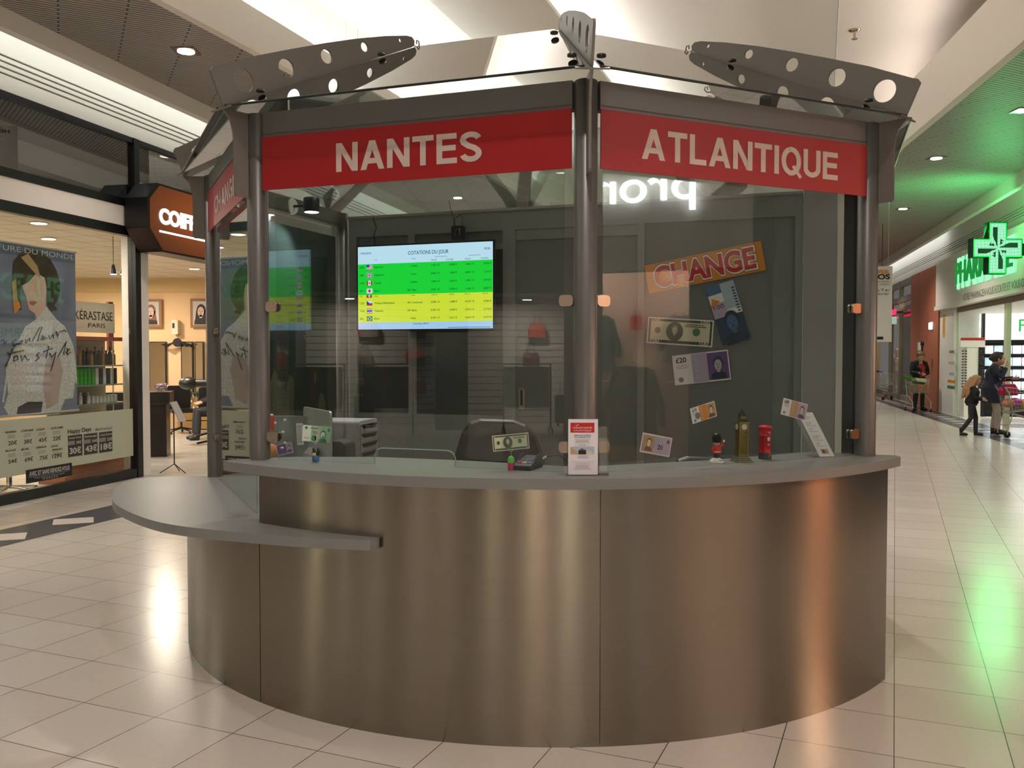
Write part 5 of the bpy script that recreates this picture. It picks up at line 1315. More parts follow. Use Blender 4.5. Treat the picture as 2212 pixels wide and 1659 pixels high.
# mannequin in the window
def remeshed(name, mb, par, v=.012, s=2): return remesh(mb.build(name, par), v, s)
m_cream = M('mannequin_cream', 'd8c0a0', .5, noise=0)
q = at(1938, 880, 35.0); t = thing('mannequin', 'pale mannequin in profile lit in the clothes shop window', 'mannequin', (q.x + .05, 35.2, .12), R(-70))
b_ = MB().ell((0, 0, 1.66), (.08, .1, .12), m_cream).tube([(0, 0, 1.35), (0, 0, 1.6)], [.06, .05], m_cream)
b_.tube([(0, .0, .9), (0, 0, 1.05), (0, -.01, 1.25), (0, 0, 1.4)], [.15, .12, .15, .1], m_cream, 14)
for sx in (-1, 1): b_.tube([(sx * .08, 0, .92), (sx * .09, -.02, .5), (sx * .1, .02, .06), (sx * .1, -.1, .03)], [.09, .06, .035, .03], m_cream).tube([(sx * .16, 0, 1.38), (sx * .22, .03, 1.1), (sx * .2, -.1, .88), (sx * .2, -.14, .8)], [.05, .04, .03, .02], m_cream)
remeshed('body', b_, t)
MB().box(-.4, .4, -.3, .3, -.119, 0, m_wood).build('plinth', t)
# pharmacy fascia lettering
l0 = WR.hit(2068, 640, -.24)[0]; zA = WR.hit(2068, 622, -.24)[1]; zB = WR.hit(2068, 572, -.24)[1]
zlet0, zlet1 = 3.50, 4.04
t = WR.thing('pharmacy_sign', 'green backlit letters PHARMACIE on the white fascia behind the cross', 'illuminated sign', l0, -.24, zlet0)
wP = WR.hit(2133, 600, -.24)[0] - l0; wP *= 1.72
MB().text('PHARMACIE', -.06, -.05, wP + .12, zlet1 - zlet0 + .1, em('halo_green', '8dffb4', 1.5), -.006, .0, bold=.09).build('halo_letters', t)
MB().text('PHARMACIE', 0, 0, wP, zlet1 - zlet0, em('letter_green', '06a23c', .7), -.05, .04, bold=.005).build('lettering', t)
v0 = WR.hit(2078, 700, -.27)[0]
t = WR.thing('slogan_lettering', 'grey slogan VOTRE PHARMACIEN VOUS ECOUTE under the green letters', 'lettering', v0, -.262, 2.98)
MB().text('VOTRE PHARMACIEN VOUS ECOUTE ET VOUS CONSEILLE', 0, .04, 6.0, .17, f_grey, -.002, .004).build('lettering', t)
# pharmacy cross, LED faces
Yc = 17.4; q = at(2155, 536, Yc)
t = thing('pharmacy_cross', 'green LED pharmacy cross sign projecting from the right wall', 'illuminated sign', (q.x, q.y, q.z), R(4))
A_, B_ = .50, .185
cross = lambda a, b: [(-b, -a), (b, -a), (b, -b), (a, -b), (a, b), (b, b), (b, a), (-b, a), (-b, b), (-a, b), (-a, -b), (-b, -b)]
def led():
    m = bpy.data.materials.new('led_cross'); m.use_nodes = True
    nt = m.node_tree; b = nt.nodes['Principled BSDF']; N = nt.nodes.new; L = nt.links.new
    tc = N('ShaderNodeTexCoord'); br = N('ShaderNodeTexBrick'); br.offset = 0
    mp = N('ShaderNodeMapping'); mp.inputs['Rotation'].default_value = (R(90), 0, 0)
    br.inputs['Scale'].default_value = 1; br.inputs['Mortar Size'].default_value = .004; br.inputs['Brick Width'].default_value = .021; br.inputs['Row Height'].default_value = .021
    br.inputs['Color1'].default_value = (.62, 1, .78, 1); br.inputs['Color2'].default_value = (.55, 1, .72, 1); br.inputs['Mortar'].default_value = (0, .35, .1, 1)
    L(tc.outputs['Object'], mp.inputs[0]); L(mp.outputs[0], br.inputs[0]); L(br.outputs[0], b.inputs['Emission Color']); b.inputs['Emission Strength'].default_value = 1.6
    b.inputs['Base Color'].default_value = (0, 0, 0, 1)
    return m
MB().plate(cross(A_, B_), 0, .16, M('cross_case', '0c3020', .4)).build('case', t)
e_rim = em('cross_rim', '00d840', 1.6)
for f_, y in (('front', -.004), ('back', .164)):
    fc = MB().plate(cross(A_ - .012, B_ - .012), min(y, y + (.003 if y < 0 else -.003)), max(y, y), e_rim).build('rim', t)
ld = led(); MB().plate(cross(A_ - .032, B_ - .032), -.009, -.005, ld).plate(cross(A_ - .032, B_ - .032), .165, .169, ld).build('led_panel', t)
dg = em('led_dark', '015a1c', .35)
dk = MB()
for k in range(4):
    T = Matrix.Rotation(k * PI / 2, 3, 'Y')
    pts = [(-.105, .40), (-.01, .40), (-.01, .06), (.0, .03), (-.03, .05), (-.05, .12), (-.08, .16), (-.105, .24)]
    dk.quad([tuple(T @ V3((x, -.0095, z))) for x, z in pts], dg)
    dk.quad([tuple(T @ V3((x, -.0095, z))) for x, z in [(.04, .06), (.10, .10), (.06, .13), (.12, .14), (.05, .18)]], dg)
dk.build('led_pattern', t)
MB().box(A_, A_ + .45, .04, .12, -.13, .1, M('cross_case', '0c3020')).build('bracket', t)
lamp('cross_lamp', 'AREA', (q.x, q.y - .06, q.z), 30, (.12, 1, .28), .7, target=(q.x - .5, q.y - 5, q.z + .5))
lamp('cross_lamp', 'AREA', (q.x, q.y + .25, q.z + .1), 110, (.12, 1, .28), .7, target=(q.x - 1.2, q.y + 5, q.z + 2.5))
# pharmacy interior
WPS = Wall(WR.pt(cB + .08), WR.n)
aS0 = WPS.hit(2120, 800, -.32)[0]
t = WPS.thing('pharmacy_shelving', 'black lit wall shelving full of products inside the pharmacy', 'shelving', aS0, -.42, 0)
W_ = 3.1 - aS0
MB().box(0, W_, .30, .4, 0.001, 2.05, m_black).build('back_board', t)
MB().box(0, W_, .2, .4, 2.05, 2.75, em('header_glow', 'f4fff0', 1.5)).build('lit_header', t)
zz = [.35, .68, 1.0, 1.32, 1.64, 1.95]
for z in zz: MB().box(0, W_, 0, .3, z, z + .035, m_black).build('shelf_board', t)
for x in (0, W_ - .05): MB().box(x, x + .05, 0, .4, .001, 2.75, m_black).build('upright', t)
for z in zz[1:]: lamp('shelf_lamp', 'AREA', WPS.pt(aS0 + W_ / 2, -.39, z - .01), 13, (.95, 1, 1), W_ * .95, shape='RECTANGLE', sy=.04)
pcs = [M('carton_white', 'f0f2f4', .5, noise=0), M('carton_pale_blue', 'b8cfe8', .5, noise=0), M('carton_yellow', 'e4dc5c', .5, noise=0), M('carton_rose', 'd84c6c', .5, noise=0)]
proto = [MB().box(-.10, .10, -.06, .06, 0, .22, m).build('product_carton', None) for m in pcs]
used = set(); rr = random.Random(5); ncart = 0
for zi, z in enumerate(zz[:-1]):
    for k in range(int((W_ - .1) / .225)):
        ci = 3 if zi in (1, 2) and k > 4 else (2 if zi == 4 and k > 4 else rr.choice([0, 0, 1]))
        o = proto[ci] if ci not in used else proto[ci].copy()
        if ci in used: COL.objects.link(o)
        used.add(ci); o.location = WPS.pt(aS0 + .17 + k * .225, -.30, z + .036); o.rotation_euler = (0, 0, WPS.rz); ncart += 1
        nm = ['white', 'pale blue', 'yellow', 'rose'][ci]; rw = ['lowest', 'second lowest', 'middle', 'second highest', 'highest'][zi]
        tag(o, f'{nm} product carton on the {rw} shelf of the lit pharmacy wall', 'carton', f'{nm} cartons, {rw} pharmacy shelf')
for i, o in enumerate(proto):
    if i not in used: bpy.data.objects.remove(o)
hd_a, hd_z = WPS.hit(2201, 716, -.24)
t = WPS.thing('header_letters', 'green capital letters starting with F on the lit pharmacy header', 'lettering', hd_a, -.235, hd_z)
MB().text('FORME', 0, 0, None, .32, em('header_green', '12c040', 1.2), 0, .01).build('lettering', t)
# glasses rack
a, _ = WPS.hit(2097, 800, -.5); t = WPS.thing('glasses_rack', 'white revolving spectacle rack with header card inside the pharmacy door', 'display rack', a, -.5, 0)
MB().box(-.2, .2, -.2, .2, .001, .75, m_white).build('base', t); MB().box(-.14, .14, -.14, .14, .75, 1.85, m_white).build('column', t)
MB().box(-.3, .3, -.16, -.12, 1.85, 2.1, m_white).box(-.29, .29, -.165, -.16, 2.03, 2.1, f_red).build('header_card', t)
gm = m_dark
for i in range(14):
    for sx in (-1, 1):
        z = .82 + i * .072
        MB().tube([(sx * .20 - .06, -.17, z), (sx * .20 + .06, -.17, z)], .006, gm, 5).ell((sx * .20 - .04, -.175, z - .01), (.026, .005, .018), gm, 8, 5).ell((sx * .20 + .04, -.175, z - .01), (.026, .005, .018), gm, 8, 5).build('spectacles', t)
# notices on the white pier
for (x0, y0, x1, y1), lab, m in (((2048, 755, 2063, 765), 'small grey card, topmost notice on the white pier', f_grey), ((2046, 778, 2064, 790), 'white printed notice second from the top of the white pier', f_lgrey), ((2048, 801, 2063, 815), 'round white sticker in the middle of the white pier', f_lblue), ((2047, 820, 2062, 828), 'orange sticker on the white pier', f_org), ((2046, 832, 2062, 841), 'green sticker, lowest on the white pier', f_dgreen)):
    a0_, z1_ = WR.hit(x0, y0, -.105); a1_, z0_ = WR.hit(x1, y1, -.105)
    t = WR.thing('notice', lab, 'notice', (a0_ + a1_) / 2, -.103, (z0_ + z1_) / 2, 'notices on the white pier')
    s_ = Sheet(abs(a1_ - a0_), abs(z1_ - z0_), m if m in (f_org, f_dgreen) else m_white, ly=.003, t=.003); s_.rect(.15, .25, .85, .75, m, 1); s_.mb.build('sheet', t)
a0_, z1_ = WR.hit(2034, 680, -.13); a1_, z0_ = WR.hit(2042, 728, -.13)
t = WR.thing('yellow_poster', 'narrow yellow poster on the left edge of the white pier', 'poster', a0_ + .18, -.106, (z0_ + z1_) / 2)
s_ = Sheet(.3, abs(z1_ - z0_), f_yel, ly=.003, t=.003); s_.rect(.3, .2, .7, .85, f_org, 1); s_.mb.build('sheet', t)
# hanging banner and exit arrow
def banner(loc, rz, w, h, label, ztop, cords=True):
    t = thing('hanging_banner', label, 'banner', loc, rz, 'hanging event banners')
    s_ = Sheet(w, h, M('banner_white', 'dcdcd2', .6, noise=.02), t=.004, ly=.002)
    s_.text('SUPER', .93, .90, .048, f_org, w=.5, al='R', bold=.03).text('HEROS', .94, .83, .062, m_ink, w=.72, al='R', bold=.04).text('Exposition', .93, .785, .028, f_grey, w=.4, al='R').text('atelier enfants', .93, .75, .028, f_grey, w=.5, al='R').text('du 9 au', .93, .67, .035, m_ink, w=.35, al='R').text('23 février', .93, .62, .035, m_ink, w=.45, al='R')
    s_.rect(.15, .03, .8, .07, m_ink, 1); s_.mb.build('print', t)
    for sx in (-1, 1): MB().tube([(sx * w * .4, .002, h / 2), (sx * w * .4, .002, ztop - loc[2])], .003, m_chrome, 5).build('cord', t)
    return t
q0 = at(1882, 657, 16.0); banner((q0.x, 16.0, q0.z), R(-4), .72, 1.34, 'white SUPER HEROS banner hanging beside the right booth post', 5.13)
banner((-2.15, 12.2, 4.70), R(124.5 - 180), .46, .78, 'white SUPER HEROS banner mirrored in the salon transom window', 6.46)
q0 = at(1905, 692, 24.0)
t = thing('exit_sign', 'green and white illuminated arrow exit sign under the right banner', 'exit sign', (q0.x, 24.0, q0.z), R(-6))
MB().box(-.25, .25, 0, .08, -.10, .10, em('exit_green', '0a8c3c', .5)).box(.25, .38, 0, .08, -.10, .10, em('exit_white', 'cfe8d0', .6)).build('case', t)
MB().box(-.12, .12, -.004, 0, -.012, .012, em('exit_arrow', 'e8fff0', .9)).plate([(.10, -.04), (.17, 0), (.10, .04)], -.004, 0, em('exit_arrow', 'e8fff0', .9)).build('arrow', t)
MB().tube([(0, .04, .1), (0, .04, 5.13 - q0.z)], .008, m_dark, 6).build('hanger', t)
# sprinkler, mall downlights
q = fl(1846, 66, 6.54)
t = thing('sprinkler', 'small metal sprinkler head on the ceiling right of the booth', 'sprinkler', q, 0)
MB().lathe([(.09, .01), (.09, 0), (.03, -.02)], m_steel, n=20).build('rosette', t); MB().tube([(0, 0, 0), (0, 0, -.12)], .018, m_steel).lathe([(.045, -.13), (.045, -.12)], m_steel, n=14).build('nozzle', t)
dn = ['square-trimmed round downlight in the left slatted ceiling', 'downlight in the left slatted ceiling behind the booth roof', 'far downlight in the left slatted ceiling', 'round white downlight nearest the green ceiling glow', 'warm round downlight at the right edge of the photo']
e_mall = em('mall_downlight_glow', 'fff6ee', 14)
for i, (x, y) in enumerate(DOWN):
    if y < 5 and x > 0 and y < -4: continue
    t = thing('downlight', dn[i] if i < 5 else 'recessed mall downlight seen only in the booth glass or farther down the mall', 'ceiling light', (x, y, 5.129), 0, 'mall downlights')
    MB().box(-.13, .13, -.13, .13, -.012, 0, m_steel).build('trim', t); MB().lathe([(.095, -.02), (.095, -.012)], e_mall, n=20).build('diffuser', t)

# ================================================================== SHOPPING TROLLEYS
m_wire = M('wire_zinc', 'b9b7ae', .35, .5, noise=0); m_tblue = M('trolley_blue', '1c2c80', .4, noise=0)
def trolley(loc, rz, label):
    t = thing('shopping_trolley', label, 'shopping trolley', loc, rz, 'supermarket trolleys')
    # local: handle end at -y, nose at +y
    TB = lambda z, f: None
    r0 = [(-.27, -.38, 1.0), (.27, -.38, 1.0), (.22, .42, .92), (-.22, .42, .92)]
    r1 = [(-.22, -.30, .50), (.22, -.30, .50), (.17, .38, .58), (-.17, .38, .58)]
    mb = MB()
    for lvl in range(7):
        f = lvl / 6; q = [V3(a).lerp(V3(b), f) for a, b in zip(r0, r1)]
        mb.tube(q + [q[0]], .006 if lvl in (0, 6) else .0032, m_wire, 5)
    for i in range(4):
        a0, a1, b0, b1 = V3(r0[i]), V3(r0[(i + 1) % 4]), V3(r1[i]), V3(r1[(i + 1) % 4])
        n = 9 if i % 2 == 0 else 13
        for k in range(n + 1): f = k / n; mb.tube([a0.lerp(a1, f), b0.lerp(b1, f)], .0026, m_wire, 4)
    for k in range(1, 8): f = k / 8; mb.tube([V3(r1[0]).lerp(V3(r1[1]), f), V3(r1[3]).lerp(V3(r1[2]), f)], .0026, m_wire, 4)
    mb.build('basket', t)
    fm = MB()
    for sx in (-1, 1):
        fm.tube([(sx * .27, -.42, 1.02), (sx * .27, -.34, .9), (sx * .25, -.25, .48), (sx * .25, .38, .30), (sx * .24, .40, .14)], .012, m_wire, 8)
        fm.tube([(sx * .25, -.25, .48), (sx * .27, -.36, .14)], .012, m_wire, 8)
        fm.tube([(sx * .25, -.3, .22), (sx * .24, .38, .22)], .009, m_wire, 6)
    fm.build('chassis', t)
    MB().tube([(-.28, -.42, 1.03), (.28, -.42, 1.03)], .017, m_tblue, 10).box(-.06, .06, -.45, -.40, 1.0, 1.07, m_dark).build('handle', t)
    for x, y in ((-.27, -.36), (.27, -.36), (-.24, .40), (.24, .40)):
        w = MB().lathe([(.058, -.015), (.062, -.01), (.062, .01), (.058, .015)], m_rubber, (x, y, .0625), 20, ax='x').build('wheel', t)
        MB().box(x - .022, x + .022, y - .012, y + .012, .06, .15, m_wire).build('fork', w)
    return t
q = fl(1983, 889); t1 = trolley((q.x, q.y, 0), R(170), 'trolley with green leeks in front of the standing man')
q = fl(1908, 862); dup(t1, (q.x, q.y - .3, 0), R(-75), 'empty-looking trolley parked by the far clothes shop window')
q = fl(2196, 948); dup(t1, (q.x + .35, q.y + .45, 0), R(-100), 'trolley with red handbag and pink shopping at the right edge')
def blobthing(name, label, cat, loc, rad, m, rot=0, group=None, vox=.012):
    mb = MB(); mb.ell((0, 0, 0), rad, m, 14, 8); o = mb.build(name, None, loc, rot); return tag(o, label, cat, group)
q = fl(1983, 889)
lk = M('leek_green', '4c7a34', .5, noise=.2, scale=30); lkw = M('leek_white', 'd4d8b0', .5, noise=0)
for k in range(3):
    t = thing('leek', 'green leek lying across the top of the man\'s trolley', 'vegetable', (q.x - .05 + .02 * k, q.y - .1 + .1 * k, .90 + .03 * k), R(10 - 12 * k), 'leeks in the man\'s trolley')
    MB().tube([(-.05, 0, 0), (.25, 0, -.03)], .022, lkw).build('stalk', t)
    MB().tube([(-.05, 0, 0), (-.25, 0, .04), (-.38, .03, .12)], [.024, .03, .006], lk).tube([(-.05, 0, 0), (-.25, .04, .02), (-.42, .0, .05)], [.02, .024, .004], lk).tube([(-.05, 0, 0), (-.22, -.03, .05), (-.33, -.02, .18)], [.02, .02, .004], lk).build('leaves', t)
for i, (dx, dy, dz, m, lab) in enumerate(((-.08, .05, .66, M('pack_brown', '8a6a50', .6), 'brown grocery pack in the middle of the man\'s trolley'), (.1, -.1, .66, M('pack_orange', 'b8643c', .6), 'orange-brown grocery pack in the man\'s trolley'), (.02, .2, .68, M('pack_grey', '9a9a94', .6), 'grey grocery pack at the back of the man\'s trolley'))):
    tag(MB().rbox(-.09, .09, -.1, .1, -.09, .12, m, .03, 'y').build('grocery_pack', None, (q.x + dx, q.y + dy, dz), R(20 * i)), lab, 'groceries')
q = fl(2196, 948); bx, by = q.x + .35, q.y + .45
t = thing('handbag', 'crimson handbag resting on top of the right trolley', 'handbag', (bx - .28, by + .0, .93), R(10))
hb_ = M('bag_crimson', 'a01c3c', .4)
remesh(MB().loft([[(-.17, -.06, -.1), (.17, -.06, -.1), (.17, .06, -.1), (-.17, .06, -.1)], [(-.2, -.07, .0), (.2, -.07, 0), (.2, .07, 0), (-.2, .07, 0)], [(-.13, -.03, .14), (.13, -.03, .14), (.13, .03, .14), (-.13, .03, .14)]], hb_, caps=True).build('bag', t), .012)
MB().tube([(-.1, 0, .12), (-.07, 0, .24), (.07, 0, .24), (.1, 0, .12)], .01, hb_).build('strap', t)
for i, (dx, dz, m, lab) in enumerate(((-.15, .70, M('pack_magenta', 'c03c94', .4, noise=.2, scale=30), 'magenta plastic shopping packet in the right trolley'), (.08, .68, M('pack_yellow', 'd8a83c', .5), 'yellow shopping packet in the right trolley'), (-.3, .68, M('pack_peach', 'c8805c', .5), 'peach coloured packet at the left end of the right trolley'))):
    o = MB().ell((0, 0, 0), (.13, .12, .09), m, 14, 8).build('shopping_packet', None, (bx + dx * .9, by, dz), R(30 * i)); tag(o, lab, 'groceries')

# ================================================================== PEOPLE
m_skin = M('skin', 'c89880', .5, noise=.03)
def person(label, loc, rz, H, J, wear, voxel=.009, face_to=0.):
    """J: joints in metres (local, facing -y); wear: materials"""
    t = thing('person', label, 'person', loc, rz)
    b = MB(); hd = V3(J['head']); nk = V3(J['neck']); ch = V3(J['chest']); pv = V3(J['pelvis']); hr = H * .064
    T = Matrix.Rotation(J.get('turn', 0), 3, 'Z') @ Matrix.Rotation(J.get('nod', 0), 3, 'X')
    hp = lambda x, y, z: hd + T @ V3((x * hr, y * hr, z * hr))
    b.ell(hd, (hr * .92, hr * 1.12, hr * 1.32), m_skin, 18, 14, T)
    b.ell(hp(0, -.35, -.75), (hr * .62, hr * .7, hr * .55), m_skin, 14, 8, T)
    b.tube([hp(0, -1.02, .25), hp(0, -1.2, -.1), hp(0, -1.06, -.22)], [hr * .12, hr * .15, hr * .13], m_skin, 8)
    b.ell(hp(0, -1.0, -.62), (hr * .34, hr * .14, hr * .1), m_skin, 10, 6, T)
    for e in (-1, 1): b.ell(hp(e * .95, .1, .0), (hr * .12, hr * .2, hr * .32), m_skin, 8, 6, T)
    b.tube([hd + (nk - hd) * .45, nk, nk + (ch - nk) * .4], [hr * .62, hr * .62, hr * .9], m_skin, 12)
    w = H * .1
    b.tube([ch + V3((0, 0, H * .07)), ch, (ch + pv) / 2, pv, pv - V3((0, 0, H * .03))], [H * .06, H * .085, H * .07, H * .085, H * .07], m_skin, 14)
    for s_ in 'LR':
        sh, el, wr = V3(J['sh' + s_]), V3(J['el' + s_]), V3(J['wr' + s_])
        b.tube([ch + (sh - ch) * .4, sh, (sh + el) / 2, el, (el + wr) / 2, wr], [H * .04, H * .032, H * .027, H * .023, H * .021, H * .015], m_skin, 10)
        d = (wr - el).normalized(); sd = V3(J.get('palm' + s_, (1, 0, 0))); sd = (sd - d * sd.dot(d)).normalized(); up_ = d.cross(sd)
        pc_ = wr + d * H * .025
        b.tube([wr, wr + d * H * .02, wr + d * H * .05], [H * .014, H * .019, H * .017], m_skin, 8)
        for k in range(4):
            o_ = (k - 1.5) * H * .0095; ln = H * (.036, .042, .040, .032)[k]
            p0 = wr + d * H * .048 + sd * o_
            b.tube([p0, p0 + d * ln * .5 + up_ * ln * .15, p0 + d * ln * .8 + up_ * ln * .55], [H * .0052, H * .005, H * .0042], m_skin, 6)
        p0 = wr + d * H * .015 + sd * H * .016
        b.tube([p0, p0 + sd * H * .018 + d * H * .012, p0 + sd * H * .022 + d * H * .032], [H * .007, H * .006, H * .005], m_skin, 6)
        hp_, kn, an, to = V3(J['hip' + s_]), V3(J['kn' + s_]), V3(J['an' + s_]), V3(J['to' + s_])
        b.tube([pv + (hp_ - pv) * .5, hp_, (hp_ + kn) / 2, kn, kn.lerp(an, .35), an, an - V3((0, 0, H * .01))], [H * .06, H * .05, H * .042, H * .031, H * .033, H * .02, H * .02], m_skin, 12)
        b.tube([an, V3((an.x, an.y, H * .022)).lerp(V3((to.x, to.y, H * .018)), .5), V3((an.x, an.y, H * .02)).lerp(V3((to.x, to.y, H * .018)), .8)], [H * .017, H * .012, H * .01], m_skin, 8)
    remesh(b.build('body', t), voxel, 1)
    for e in (-1, 1):
        MB().ell(hp(e * .36, -.98, .08), (hr * .13, hr * .07, hr * .08), m_ink, 10, 6, T).build('eye', t)
        MB().ell(hp(e * .36, -1.0, .30), (hr * .2, hr * .06, hr * .04), wear['hair'], 10, 6, T).build('eyebrow', t)
    MB().ell(hp(0, -1.1, -.6), (hr * .24, hr * .08, hr * .05), M('lips', '9a4c44', .5, noise=0), 10, 6, T).build('mouth', t)
    # trousers
    if 'legs' in wear:
        c = MB(); c.tube([pv + V3((0, 0, H * .05)), pv, pv - V3((0, 0, H * .04))], [H * .082, H * .094, H * .08], wear['legs'], 16)
        for s_ in 'LR':
            hp_, kn, an = V3(J['hip' + s_]), V3(J['kn' + s_]), V3(J['an' + s_]); k_ = wear.get('fit', 1)
            c.tube([pv + (hp_ - pv) * .6, hp_, (hp_ + kn) / 2, kn, (kn + an) / 2, an + V3((0, 0, H * .01))], [H * .065, H * .058 * k_, H * .05 * k_, H * .04 * k_, H * .038 * k_, H * .034 * k_], wear['legs'], 14)
        remesh(c.build('trousers', t), voxel, 2)
    if 'top' in wear:
        c = MB(); lw = H * wear.get('hem', .0)
        c.tube([nk + (ch - nk) * .25, ch + V3((0, 0, H * .05)), ch, (ch + pv) / 2, pv + V3((0, 0, H * .02)), pv - V3((0, 0, lw))], [H * .05, H * .085, H * .108, H * .098, H * .105 * wear.get('coat', 1), H * .108 * wear.get('coat', 1)], wear['top'], 18)
        sl, sr = V3(J['shL']), V3(J['shR']); mid = (sl + sr) / 2 + V3((0, 0, H * .012))
        c.tube([sl + V3((0, 0, -.004 * H)), mid.lerp(sl, .5), mid, mid.lerp(sr, .5), sr + V3((0, 0, -.004 * H))], [H * .04, H * .047, H * .05, H * .047, H * .04], wear['top'], 14)
        for s_ in 'LR':
            sh, el, wr = V3(J['sh' + s_]), V3(J['el' + s_]), V3(J['wr' + s_])
            c.tube([ch + (sh - ch) * .3 + V3((0, 0, H * .02)), sh - V3((0, 0, H * .006)), (sh + el) / 2, el, el.lerp(wr, .88)], [H * .06, H * .047, H * .042, H * .037, H * .028], wear['top'], 14)
        remesh(c.build('jacket', t), voxel, 3)
    if 'shirt' in wear:
        c = MB(); y = -H * .075
        c.loft([[(ch.x - H * .035, ch.y + y, ch.z + H * .06), (ch.x + H * .035, ch.y + y, ch.z + H * .06), (ch.x + H * .035, ch.y, ch.z + H * .06), (ch.x - H * .035, ch.y, ch.z + H * .06)], [(ch.x - H * .045, ch.y + y * 1.55, ch.z), (ch.x + H * .045, ch.y + y * 1.55, ch.z), (ch.x + H * .045, ch.y, ch.z), (ch.x - H * .045, ch.y, ch.z)],
                [(pv.x - H * .04, pv.y + y * 1.52, pv.z + H * .03), (pv.x + H * .04, pv.y + y * 1.52, pv.z + H * .03), (pv.x + H * .04, pv.y, pv.z + H * .03), (pv.x - H * .04, pv.y, pv.z + H * .03)]], wear['shirt'], caps=True)
        remesh(c.build('shirt', t), voxel, 3)
    for s_ in 'LR':
        an, to = V3(J['an' + s_]), V3(J['to' + s_]); bt = wear.get('boot', 0)
        c = MB().tube([an + V3((0, 0, bt * H + .01)), an, an - V3((0, 0, H * .01))], [H * .03, H * .029, H * .027], wear['shoes'], 12)
        fz = H * .02; d = (to - an); d.z = 0
        fz = H * .024; c.tube([V3((an.x, an.y, fz)) - d * .25, V3((an.x, an.y, fz * 1.15)) + d * .3, V3((an.x, an.y, fz)) + d * .75, V3((to.x, to.y, fz * .8))], [H * .024, H * .028, H * .024, H * .018], wear['shoes'], 12)
        remesh(c.build('shoe', t), voxel, 1)
    hm = wear['hair']; hc = MB()
    hc.ell(hp(0, .18, .28), (hr * 1.06, hr * 1.12, hr * 1.18), hm, 18, 12, T)
    hc.ell(hp(0, -.45, 1.0), (hr * .8, hr * .62, hr * .35), hm, 14, 8, T)
    if wear.get('long'):
        for e in (-1, 1): hc.tube([hp(e * .8, .1, .4), hp(e * 1.0, .2, -.8), hp(e * 1.05, .35, -2.2), hp(e * .9, .5, -4.0), hp(e * .7, .6, -5.2)], [hr * .4, hr * .5, hr * .55, hr * .45, hr * .12], hm, 10)
        hc.tube([hp(0, .9, .4), hp(0, 1.0, -1.0), hp(0, 1.2, -3), hp(0, 1.3, -5.4)], [hr * .7, hr * .95, hr * 1.0, hr * .3], hm, 12)
    if wear.get('bun'): hc.ell(hp(0, 1.1, .2), (hr * .5, hr * .5, hr * .5), hm, 12, 8)
    ho = remesh(hc.build('hair', t), voxel * .9, 1)
    return t
# standing man looking at his phone
q = at(1992, 889, 26.2); H = 1.76
J = dict(head=(-.02, -.10, 1.60), neck=(0, -.03, 1.47), chest=(0, 0, 1.28), pelvis=(0, .02, .94), nod=.5, turn=-.3,
         shL=(.20, .0, 1.40), elL=(.25, -.04, 1.12), wrL=(.02, -.26, 1.08), shR=(-.20, .0, 1.40), elR=(-.26, -.06, 1.12), wrR=(-.18, -.32, 1.12), palmL=(0, 0, 1), palmR=(0, 0, 1),
         hipL=(.1, .02, .9), knL=(.12, -.03, .5), anL=(.14, .02, .09), toL=(.18, -.14, .04), hipR=(-.1, .02, .9), knR=(-.10, -.02, .5), anR=(-.10, .04, .09), toR=(-.14, -.12, .04))
person('person in red shirt and open black jacket looking down at a phone', (q.x, 26.45, 0), R(8), H, J, dict(top=M('cloth_black', '17171b', .8), shirt=M('cloth_red', 'c0182c', .8), legs=M('cloth_charcoal', '2a2c30', .8), shoes=m_dark, hair=M('hair_brown', '6a4c32', .6, noise=.15, scale=60), hem=.02))
tag(MB().rbox(-.035, .035, -.006, .006, -.07, .07, m_dark, .01, 'y').build('mobile_phone', None, (q.x - .235, 25.80, 1.19), R(8)), 'black mobile phone in the hands of the man in red', 'phone')
# girl walking
q = fl(2100, 941); H = 1.24
J = dict(head=(.0, -.05, 1.13), neck=(0, 0, 1.02), chest=(0, .0, .90), pelvis=(0, .02, .66), nod=.35, turn=.1,
         shL=(.13, 0, .97), elL=(.17, -.03, .78), wrL=(.06, -.17, .76), shR=(-.13, 0, .97), elR=(-.17, -.03, .78), wrR=(-.05, -.18, .74), palmL=(0, 0, 1), palmR=(0, 0, 1),
         hipL=(.07, .02, .63), knL=(.08, -.06, .36), anL=(.08, -.06, .07), toL=(.08, -.20, .03), hipR=(-.07, .02, .63), knR=(-.08, .03, .36), anR=(-.08, .20, .09), toR=(-.08, .08, .04))
person('child with long blond hair, black top and black ankle boots walking', (q.x, q.y, 0), R(62), H, J, dict(top=M('cloth_black', '17171b'), legs=M('cloth_grey_black', '2e2c2e', .8), shoes=M('boot_black', '141212', .5), boot=.05, hair=M('hair_blond', 'a8805a', .6, noise=.2, scale=50), long=True, fit=.95), voxel=.008)
